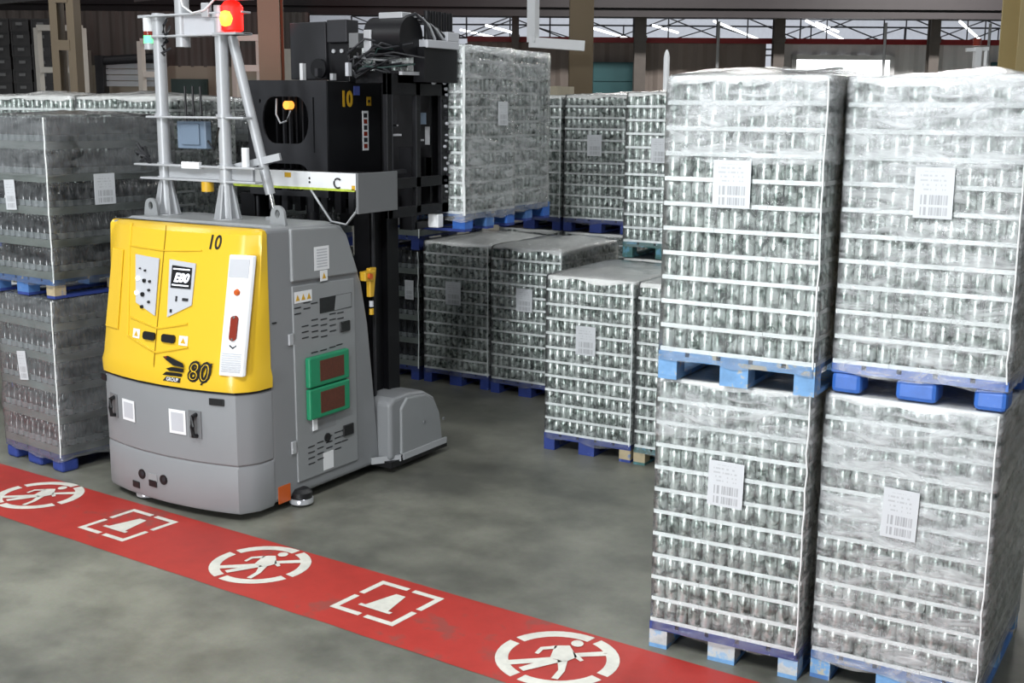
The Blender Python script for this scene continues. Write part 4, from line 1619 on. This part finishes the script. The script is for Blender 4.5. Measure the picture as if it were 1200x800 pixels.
# wheel arms beside the mast
for (u0, u1, sg) in ((-5.80, -5.46, 1), (-7.19, -6.85, -1)):
    b = N()
    q = [(7.30, 0.10), (7.30, 0.56), (7.36, 0.595), (7.56, 0.60), (7.76, 0.575), (7.90, 0.50), (7.985, 0.36), (8.02, 0.10)]
    b.prism([(u0, v, z) for v, z in q], [(u1, v, z) for v, z in q])
    arm = A('wheel_arm', b, 'grey', bevel=0.03, seg=3)
    b = N()
    q = [(7.42, 0.12), (7.42, 0.50), (7.50, 0.575), (7.76, 0.55), (7.88, 0.47), (7.95, 0.34), (7.985, 0.12)]
    us_ = u1 if sg > 0 else u0
    b.prism([(us_ - sg * 0.01, v, z) for v, z in q], [(us_ + sg * 0.02, v, z) for v, z in q])
    A('arm_cover', b, 'greylight', arm, bevel=0.012)
    b = N()
    b.box(u0 - 0.02, u1 + 0.02, 7.28, 8.05, 0.05, 0.10)
    A('rubber_bumper', b, 'black', arm)
    b = N()
    if sg > 0:
        b.box(u1 + 0.015, u1 + 0.03, 7.43, 8.03, 0.085, 0.135)
        b.obox((-5.575, 7.20, 0.11), (u1 + 0.02, 7.40, 0.11), 0.02, 0.05)
    else:
        b.box(u0 - 0.03, u0 - 0.015, 7.43, 8.03, 0.085, 0.135)
    A('edge_strip', b, 'silver', arm)
    b = N()
    b.cyl(((u0 + u1) / 2 - 0.07, 7.75, 0.09), ((u0 + u1) / 2 + 0.07, 7.75, 0.09), 0.09, 18)
    A('wheel', b, 'black', arm, smooth=40)
for (v, z) in ((7.72, 0.33), (7.99, 0.30)):
    b = N()
    b.cyl((-5.44, v, z), (-5.43, v, z), 0.012, 8)
    A('bolt', b, 'greydark')

# the two white poles with ribbed feet, cross members, brace, lamps
for (u, v, h_) in ((-6.262, 6.45, 3.50), (-6.918, 6.49, 3.47)):
    b = N()
    b.cyl((u, v, 2.0), (u, v, h_), 0.046, 20)
    pole = A('pole', b, 'silver', smooth=40)
    b = N()
    b.lathe([(0.105, 0), (0.105, 0.014)], (u, v, 2.0), 20)
    A('foot_plate', b, 'silver', pole, smooth=35)
    for k in range(8):
        a_ = 2 * PI * k / 8 + 0.2
        b = N()
        d0 = Vector((math.cos(a_), math.sin(a_), 0))
        d1 = Vector((-math.sin(a_), math.cos(a_), 0)) * 0.006
        c0 = Vector((u, v, 2.014))
        q = [c0 + d0 * 0.046, c0 + d0 * 0.10, c0 + d0 * 0.052 + Vector((0, 0, 0.24)), c0 + d0 * 0.046 + Vector((0, 0, 0.24))]
        b.prism([x - d1 for x in q], [x + d1 for x in q])
        A('foot_rib', b, 'silver', pole)
    for z in (2.27, 2.37, 2.73, 3.29, 3.42):
        b = N()
        b.lathe([(0.047, 0), (0.058, 0), (0.058, 0.024), (0.047, 0.024)], (u, v, z), 18)
        A('clamp_ring', b, 'silver', pole, smooth=35)
for (z0, z1, y_, u0, u1, m) in ((2.27, 2.285, 6.44, -7.10, -5.95, 'silver'), (2.37, 2.385, 6.44, -7.16, -5.95, 'silver'), (2.285, 2.37, 6.47, -6.85, -6.02, 'silver'),
                                (2.72, 2.735, 6.45, -7.02, -6.05, 'silver'), (3.295, 3.31, 6.45, -6.93, -6.02, 'silver'), (3.44, 3.455, 6.44, -6.97, -6.02, 'silver')):
    b = N()
    b.box(u0, u1, y_ - 0.01 if z1 - z0 > 0.03 else y_ - 0.035, y_ + 0.02 if z1 - z0 > 0.03 else y_ + 0.06, z0, z1)
    A('cross_member', b, m, bevel=0.004)
b = N()
b.box(-6.66, -6.48, 6.40, 6.43, 2.36, 2.41)
A('sensor_box', b, 'white', bevel=0.004)
b = N()
b.cyl((-6.44, 6.44, 2.20), (-6.44, 6.44, 2.27), 0.045, 14)
A('horn', b, 'amber', smooth=40)
b = N()
b.cyl((-6.09, 6.47, 2.37), (-6.09, 6.47, 2.52), 0.028, 12)
A('bracket_post', b, 'white', smooth=40)
# middle laser tube
b = N()
b.cyl((-6.655, 6.47, 3.225), (-6.655, 6.47, 3.80), 0.052, 20)
A('laser_tube', b, 'silver', smooth=40)
b = N()
b.box(-6.62, -6.30, 6.44, 6.47, 3.30, 3.46)
A('mounting_plate', b, 'panel', bevel=0.004)
b = N()
b.box(-6.40, -6.33, 6.40, 6.44, 3.42, 3.52)
A('camera_box', b, 'silver', bevel=0.006)
b = N()
b.tube([(-6.63, 6.42, 3.62), (-6.55, 6.38, 3.50), (-6.46, 6.38, 3.45), (-6.36, 6.40, 3.47), (-6.25, 6.40, 3.55)], 0.008, 6)
A('cable', b, 'white', smooth=60)
b = N()
for k in range(5):
    b.tube([(-6.80 + 0.03 * math.sin(k * 2.1), 6.46, 3.42 - 0.05 * k), (-6.77 + 0.04 * math.sin(k * 1.3), 6.40, 3.38 - 0.05 * k), (-6.82, 6.44, 3.33 - 0.04 * k)], 0.010, 6)
A('cable_coil', b, 'charcoal', smooth=60)
# diagonal brace to the deck
b = N()
b.cyl((-6.23, 6.49, 3.40), (-5.985, 6.60, 2.19), 0.036, 16)
br = A('brace', b, 'silver', smooth=40)
b = N()
b.cyl((-5.985, 6.60, 2.20), (-5.962, 6.61, 2.08), 0.016, 10)
A('threaded_end', b, 'chrome', br, smooth=40)
b = N()
b.box(-6.0, -5.92, 6.56, 6.66, 1.99, 2.03)
b.prism([(-5.975, 6.60, 2.02), (-5.92, 6.60, 2.02), (-5.935, 6.60, 2.11), (-5.965, 6.60, 2.11)], [(-5.975, 6.62, 2.02), (-5.92, 6.62, 2.02), (-5.935, 6.62, 2.11), (-5.965, 6.62, 2.11)])
A('brace_foot', b, 'greylight')
b = N()
b.obox((-6.26, 6.5, 2.37), (-5.88, 6.60, 2.46), 0.03, 0.05)
A('brace_clamp', b, 'silver', br)
# green and red signal tower on the left pole
b = N()
b.cyl((-7.018, 6.49, 3.215), (-7.018, 6.49, 3.26), 0.042, 18)
tw = A('signal_tower', b, 'silver', smooth=40)
for (z0, z1, m, nm) in ((3.26, 3.315, 'greenglow', 'green_lens'), (3.315, 3.345, 'redlens', 'red_lens'), (3.345, 3.44, 'white', 'tower_cap')):
    b = N()
    b.cyl((-7.018, 6.49, z0), (-7.018, 6.49, z1), 0.042, 18)
    A(nm, b, m, tw, smooth=40)
b = N()
b.box(-7.09, -6.90, 6.45, 6.53, 3.44, 3.46)
A('tower_bracket', b, 'silver', tw)
# red beacon on the right pole
b = N()
b.lathe([(0.05, -0.1), (0.075, -0.085), (0.078, 0.07), (0.05, 0.105), (0.015, 0.115)], (-6.105, 6.40, 3.41), 20)
bc = A('beacon', b, 'redglow', smooth=50)
b = N()
b.lathe([(0.005, -0.060), (0.04, -0.045), (0.052, 0.0), (0.04, 0.045), (0.005, 0.06)], (-6.10, 6.345, 3.40), 16)
A('beacon_core', b, 'hotglow', bc, smooth=60)
b = N()
b.box(-6.24, -6.02, 6.34, 6.50, 3.295, 3.31)
b.box(-6.24, -5.98, 6.33, 6.49, 3.53, 3.545)
A('beacon_bracket', b, 'silver', bc)
l = bpy.data.lights.new('beacon_light', 'SPOT')          # the beacon's turning beam, sweeping the hall behind
l.energy, l.color, l.shadow_soft_size, l.spot_size, l.spot_blend = 650, (1.0, 0.01, 0.008), 0.08, 0.8, 0.9
lo_ = bpy.data.objects.new('beacon_light', l)
lo_.location = (-6.13, 6.53, 3.42)
lo_.rotation_euler = Vector((-4.07, 4.8, 1.7)).to_track_quat('-Z', 'Y').to_euler()
C.objects.link(lo_)
# radio box with three aerials between the poles
b = N()
b.box(-6.79, -6.50, 6.50, 6.56, 2.50, 2.70)
rb = A('radio_box', b, 'slate', bevel=0.008)
b = N()
b.box(-6.735, -6.555, 6.485, 6.50, 2.53, 2.68)
A('radio_lid', b, 'slate', rb, bevel=0.004)
for k in range(3):
    b = N()
    b.cyl((-6.72 + k * 0.077, 6.53, 2.70), (-6.72 + k * 0.077, 6.53, 2.95), 0.0085, 8)
    A('aerial', b, 'black', rb, smooth=40)
b = N()
b.box(-6.62, -6.57, 6.44, 6.45, 2.735, 2.75)
A('radio_clip', b, 'black', rb)
b = N()
b.tube([(-6.50, 6.52, 2.56), (-6.40, 6.48, 2.50), (-6.32, 6.42, 2.56), (-6.27, 6.40, 2.66)], 0.008, 6)
A('cable', b, 'black', smooth=60)
b = N()
for k in range(6):
    b.tube([(-7.10 + 0.03 * math.sin(k * 2.3), 6.42, 2.40 + 0.025 * k), (-7.05 + 0.05 * math.cos(k * 1.7), 6.38, 2.43 + 0.02 * k), (-7.0, 6.42, 2.41 + 0.03 * math.sin(k))], 0.012, 6)
A('connector_bundle', b, 'charcoal', smooth=60)

# long white beam across the mast with its grey end plate
b = N()
b.box(-6.70, -5.50, 6.97, 7.05, 2.215, 2.335)
bm_ = A('laser_beam_rail', b, 'white', bevel=0.004)
b = N()
b.box(-6.70, -5.51, 6.966, 7.05, 2.205, 2.222)
A('lime_edge', b, 'lime', bm_)
b = N()
b.box(-5.50, -5.478, 6.97, 7.45, 2.045, 2.338)
A('end_plate', b, 'greydark', bm_, bevel=0.003)
for (u, z) in ((-5.93, 2.29), (-5.93, 2.26)):
    b = N()
    b.cyl((u, 6.965, z), (u, 6.972, z), 0.008, 8)
    A('bolt', b, 'black', bm_)
b = N()
b.box(-6.17, -6.11, 6.966, 6.972, 2.29, 2.325)
A('sticker', b, 'amber', bm_)
b = N()
b.box(-5.535, -5.505, 6.966, 6.972, 2.215, 2.25)
A('sticker', b, 'amber', bm_)
b = N()
b.tube([(-5.66 + 0.035 * math.cos(0.8 + i * 0.5), 6.962, 2.262 + 0.035 * math.sin(0.8 + i * 0.5)) for i in range(10)], 0.006, 6)
A('cable', b, 'black', bm_, smooth=60)
b = N()
b.tube([(-5.95, 7.0, 2.21), (-5.88, 7.02, 2.10), (-5.80, 7.05, 1.97), (-5.68, 7.08, 1.95), (-5.60, 7.1, 2.05), (-5.56, 7.1, 2.20)], 0.010, 6)
A('cable', b, 'silver', bm_, smooth=60)

# ---- mast and fork carriage
mst = empty('mast', agv)
for u in (-5.74, -6.90):
    b = N()
    b.box(u - 0.075, u + 0.075, 7.34, 7.37, 0.10, 2.12)
    b.box(u - 0.02, u + 0.02, 7.37, 7.56, 0.10, 2.12)
    b.box(u - 0.075, u + 0.075, 7.56, 7.59, 0.10, 2.12)
    A('upright', b, 'blackmetal', mst)
    b = N()
    b.box(u - 0.05, u + 0.05, 7.62, 7.74, 0.10, 2.12)
    A('inner_upright', b, 'blackmetal', mst)
    b = N()
    b.tube([(u + 0.09, 7.36, 0.4), (u + 0.09, 7.36, 2.1)], 0.014, 8)
    A('hydraulic_hose', b, 'charcoal', mst, smooth=40)
for z in (0.30, 1.55, 2.20):
    b = N()
    b.box(-6.90, -5.74, 7.40, 7.48, z, z + 0.12)
    A('cross_tie', b, 'blackmetal', mst)
b = N()
b.cyl((-6.32, 7.46, 0.1), (-6.32, 7.46, 2.2), 0.05, 14)
A('lift_cylinder', b, 'charcoal', mst, smooth=40)
for k in range(7):
    b = N()
    u = -6.66 + k * 0.135
    b.box(u - 0.03, u + 0.03, 7.36, 7.42, 2.0, 2.20)
    A('hose_guide', b, ('slate', 'charcoal', 'blackmetal')[k % 3] if k % 3 else 'charcoal', mst)

# front cover of the carriage with two big windows
def cover_with_holes():
    cu = bpy.data.curves.new('cover', 'CURVE')
    cu.dimensions = '2D'
    cu.fill_mode = 'BOTH'
    cu.extrude = 0.008
    def spl(pts):
        s_ = cu.splines.new('POLY')
        s_.points.add(len(pts) - 1)
        for p_, (x, y) in zip(s_.points, pts):
            p_.co = (x, y, 0, 1)
        s_.use_cyclic_u = True
    spl([(-6.835, 2.12), (-6.03, 2.12), (-6.03, 3.008), (-6.835, 3.012)])
    def oval(cx, z0, z1, hw, x_in):
        pts = []
        m = 10
        for i in range(m + 1):
            a_ = PI / 2 + PI * i / m
            pts.append((cx - x_in + (hw - x_in) * math.cos(a_), (z0 + z1) / 2 + (z1 - z0) / 2 * math.sin(a_)))
        for i in range(m + 1):
            a_ = -PI / 2 + PI * i / m
            pts.append((cx + x_in + (hw - x_in) * math.cos(a_), (z0 + z1) / 2 + (z1 - z0) / 2 * math.sin(a_)))
        return pts
    spl(oval(-6.445, 2.525, 2.885, 0.235, 0.12))
    spl(oval(-6.445, 2.16, 2.37, 0.235, 0.12))
    for (x0, x1, z0, z1) in ((-6.165, -6.15, 2.46, 2.88),):
        spl([(x0, z0), (x1, z0), (x1, z1), (x0, z1)])
    spl([(-6.70 + 0.012 * math.cos(i), 2.85 + 0.02 * math.sin(i)) for i in (0, 1.2, 2.5, 3.8, 5)])
    o = bpy.data.objects.new('cover', cu)
    C.objects.link(o)
    bpy.context.view_layer.update()
    me = bpy.data.meshes.new_from_object(o.evaluated_get(bpy.context.evaluated_depsgraph_get()))
    bpy.data.objects.remove(o)
    bpy.data.curves.remove(cu)
    for v_ in me.vertices:
        v_.co = Vector((v_.co.x, 7.31 + v_.co.z, v_.co.y)) - AG
    return me


car = empty('carriage', agv)
link('front_cover', cover_with_holes(), M['charcoal'], car)
b = N()
b.box(-6.05, -6.03, 7.32, 7.98, 2.10, 3.005)
side = A('side_cover', b, 'blackmetal', car, bevel=0.004)
b = N()
b.box(-6.835, -6.815, 7.32, 7.9, 2.10, 3.005)
A('side_cover', b, 'blackmetal', car)
b = N()
b.box(-6.83, -6.04, 7.80, 7.84, 2.0, 3.0)
A('back_plate', b, 'black', car)
for k in range(9):
    b = N()
    u = -6.63 + k * 0.045
    b.box(u, u + 0.016, 7.40 + 0.03 * (k % 3), 7.43 + 0.03 * (k % 3), 2.12, 2.99)
    A('hydraulic_hose' if k % 2 else 'chain', b, 'charcoal' if k % 2 else 'blackmetal', car)
b = N()
b.cyl((-6.465, 7.34, 2.82), (-6.465, 7.40, 2.82), 0.034, 10)
A('valve_lamp', b, 'amberglow', car)
b = N()
b.tube([(-6.58, 7.36, 2.87), (-6.57, 7.34, 2.75), (-6.52, 7.33, 2.68), (-6.46, 7.34, 2.70), (-6.44, 7.36, 2.78)], 0.008, 6)
A('cable', b, 'silver', car, smooth=60)
XC = -6.03


def on_cover(txt, v, z, size, m, name, xs=1.0, bold=0.0):
    me = text_mesh(txt, size, 0.001, 0, xs, bold)
    place_mesh(me, lambda x, y, q: Vector((XC + 0.003 + q, v + x, z + y)) - AG)
    return link(name, me, M[m], car)


on_cover('10', 7.545, 2.865, 0.165, 'amber', 'number_ten', 0.9, 0.006)
for (v0, v1, z0, z1, m) in ((7.635, 7.71, 2.90, 2.97, 'bluesticker'), (7.80, 7.855, 2.82, 2.89, 'amber'), (7.74, 7.815, 2.47, 2.78, 'white')):
    b = N()
    b.box(XC, XC + 0.003, v0, v1, z0, z1)
    st = A('sticker', b, m, car)
for k in range(6):
    b = N()
    b.box(XC + 0.003, XC + 0.004, 7.755, 7.80, 2.487 + k * 0.048, 2.522 + k * 0.048)
    A('pictogram', b, ('redlens', 'charcoal')[k % 2], car)
b = N()
b.box(XC + 0.003, XC + 0.004, 7.815, 7.84, 2.845, 2.865)
A('sticker', b, 'black', car)

# right-hand load plate with openings
b = N()
XP = -5.50
for (v0, v1, z0, z1) in ((7.36, 7.42, 1.98, 3.06), (7.73, 7.79, 2.0, 3.06), (8.08, 8.17, 1.98, 3.30), (7.36, 8.17, 2.90, 3.06), (7.36, 8.17, 2.20, 2.28), (7.36, 8.17, 1.98, 2.06)):
    b.box(XP - 0.04, XP, v0, v1, z0, z1)
A('load_plate', b, 'blackmetal', car, bevel=0.003)
b = N()
b.box(XP - 0.54, XP - 0.06, 8.00, 8.03, 1.98, 3.05)
A('inner_plate', b, 'black', car)
for v in (7.42, 7.73, 8.07):
    b = N()
    b.box(XP, XP + 0.004, v - 0.005, v + 0.005, 2.28, 2.90)
    A('edge_trim', b, 'charcoal', car)
for (v0, v1, z0, z1, m) in ((7.82, 7.95, 2.68, 2.77, 'slate'), (7.99, 8.02, 2.52, 2.66, 'silver'), (8.0, 8.02, 2.25, 2.42, 'panel'), (7.45, 7.62, 2.595, 2.61, 'panel'),
                            (7.50, 7.56, 2.66, 2.80, 'charcoal'), (7.46, 7.58, 2.67, 2.68, 'silver'), (7.84, 7.92, 2.55, 2.565, 'silver'), (7.53, 7.68, 2.31, 2.34, 'charcoal')):
    b = N()
    b.box(XP - 0.10, XP - 0.06, v0, v1, z0, z1)
    A('fitting', b, m, car)
rnd = random.Random(4)
for k in range(26):
    b = N()
    v, z = 8.165 + rnd.uniform(-.06, 0.0), 2.1 + k * 0.045
    b.cyl((XP, v, z), (XP + 0.018, v, z), rnd.uniform(0.008, 0.014), 8)
    A('bolt', b, rnd.choice(('silver', 'charcoal', 'panel')), car)
# push frame across the load
for u in (-5.62, -6.1, -6.56):
    b = N()
    b.box(u - 0.04, u + 0.04, 8.06, 8.14, 1.95, 3.2)
    A('push_bar', b, 'blackmetal', car)
# forks under the load
for u in (-5.66, -6.26):
    b = N()
    b.prism([(u - 0.06, 7.85, 1.855), (u - 0.06, 9.72, 1.89), (u - 0.06, 9.72, 1.905), (u - 0.06, 7.85, 1.915)], [(u + 0.06, 7.85, 1.855), (u + 0.06, 9.72, 1.89), (u + 0.06, 9.72, 1.905), (u + 0.06, 7.85, 1.915)])
    b.box(u - 0.06, u + 0.06, 7.80, 7.87, 1.855, 2.5)
    A('fork', b, 'blackmetal', car)
for (u, m) in ((-5.55, 'white'), (-5.95, 'panel')):
    b = N()
    b.box(u - 0.05, u + 0.05, 8.02, 8.1, 1.86, 1.97)
    A('roller_block', b, m, car, bevel=0.01)

# machinery on top of the carriage
top = empty('top_equipment', agv)
b = N()
b.box(-6.60, -6.235, 7.56, 7.72, 3.02, 3.46)
A('cabinet', b, 'charcoal', top, bevel=0.006)
b = N()
b.box(-6.215, -6.02, 7.55, 7.70, 3.30, 3.47)
A('valve_box', b, 'charcoal', top, bevel=0.006)
b = N()
b.box(-6.235, -6.02, 7.58, 7.74, 3.0, 3.30)
vb = A('valve_box', b, 'blackmetal', top, bevel=0.006)
for u in (-6.17, -6.09):
    b = N()
    b.cyl((u, 7.58, 3.235), (u, 7.568, 3.235), 0.016, 10)
    A('bolt', b, 'silver', vb)
b = N()
b.cyl((-5.80, 7.62, 3.33), (-5.46, 7.62, 3.33), 0.15, 22)
A('hose_drum', b, 'blackmetal', top, smooth=40)
b = N()
b.box(-5.72, -5.50, 7.56, 7.68, 3.46, 3.51)
A('drum_cap', b, 'silver', top, bevel=0.006)
for (u0, u1, z0, z1, m) in ((-5.93, -5.84, 3.25, 3.36, 'greydark'), (-5.79, -5.72, 3.22, 3.38, 'silver')):
    b = N()
    b.box(u0, u1, 7.46, 7.54, z0, z1)
    A('solenoid', b, m, top, bevel=0.006)
b = N()
b.box(-5.50, -5.40, 7.70, 8.15, 3.0, 3.26)
A('manifold_plate', b, 'blackmetal', top)
b = N()
b.box(-5.47, -5.38, 7.72, 8.15, 3.255, 3.315)
b.box(-5.47, -5.38, 7.99, 8.15, 3.315, 3.385)
A('manifold', b, 'panel', top, bevel=0.005)
for k in range(5):
    b = N()
    b.cyl((-5.44, 7.80 + k * 0.075, 3.31), (-5.44, 7.80 + k * 0.075, 3.53), 0.026, 12)
    A('hydraulic_fitting', b, 'blackmetal', top, smooth=40)
for k in range(6):
    b = N()
    b.tube([(-5.52, 7.58 + k * 0.02, 3.46), (-5.45, 7.66 + k * 0.035, 3.50 - 0.012 * k), (-5.42, 7.74 + k * 0.05, 3.44 - 0.015 * k), (-5.41, 7.80 + k * 0.06, 3.32)], 0.012, 8)
    A('hydraulic_hose', b, 'silver' if k % 2 else 'charcoal', top, smooth=60)
for k in range(14):
    b = N()
    u0 = -6.0 + rnd.uniform(0, .25)
    z0 = 3.05 + rnd.uniform(0, .18)
    b.tube([(u0, 7.50, z0), (u0 + rnd.uniform(.05, .15), 7.42 + rnd.uniform(-.03, .03), z0 + rnd.uniform(-.08, .10)),
            (u0 + rnd.uniform(.2, .3), 7.44, z0 + rnd.uniform(-.06, .10)), (u0 + rnd.uniform(.35, .5), 7.55, z0 + rnd.uniform(-.03, .1))], rnd.choice((0.006, 0.009, 0.012)), 6)
    A('cable', b, rnd.choice(('charcoal', 'blackmetal', 'greydark', 'tealdark', 'charcoal', 'blackmetal')), top, smooth=60)
b = N()
b.cyl((-6.22, 7.44, 3.10), (-6.22, 7.47, 3.10), 0.075, 18)
A('cable_reel', b, 'blackmetal', top, smooth=40)
for k in range(4):
    b = N()
    b.box(-6.37 + k * 0.15, -6.34 + k * 0.15, 7.40, 7.44, 3.01 + 0.03 * (k % 2), 3.14 - 0.04 * (k % 3))
    A('connector', b, ('white', 'charcoal', 'silver', 'panel')[k], top)
b = N()
b.box(-5.9, -5.50, 7.50, 8.10, 2.99, 3.08)
A('carriage_top', b, 'blackmetal', top)
b = N()
b.obox((-5.46, 7.48, 3.06), (-5.46, 8.05, 3.065), 0.03, 0.025)
b.obox((-5.46, 7.90, 3.0), (-5.46, 8.10, 3.14), 0.03, 0.035)
A('grab_rail', b, 'silver', top)

# emergency handle on the rear edge of the flank
b = N()
b.prism([(-5.60, 7.12, 1.53), (-5.60, 7.22, 1.52), (-5.60, 7.24, 1.60), (-5.60, 7.12, 1.60)], [(-5.54, 7.12, 1.53), (-5.54, 7.22, 1.52), (-5.54, 7.24, 1.60), (-5.54, 7.12, 1.60)])
b.prism([(-5.59, 7.19, 1.40), (-5.59, 7.235, 1.40), (-5.59, 7.27, 1.62), (-5.59, 7.19, 1.62)], [(-5.55, 7.19, 1.40), (-5.55, 7.235, 1.40), (-5.55, 7.27, 1.62), (-5.55, 7.19, 1.62)])
eh = A('emergency_handle', b, 'amber', bevel=0.006)
b = N()
b.cyl((-5.54, 7.165, 1.565), (-5.52, 7.165, 1.565), 0.022, 14)
A('stop_button', b, 'orange', eh, smooth=40)
for z in (1.345, 1.285):
    b = N()
    b.cyl((-5.57, 7.225, z - 0.022), (-5.57, 7.225, z + 0.022), 0.018, 10)
    A('pull_knob', b, 'panel' if z > 1.3 else 'amber', eh, smooth=40)
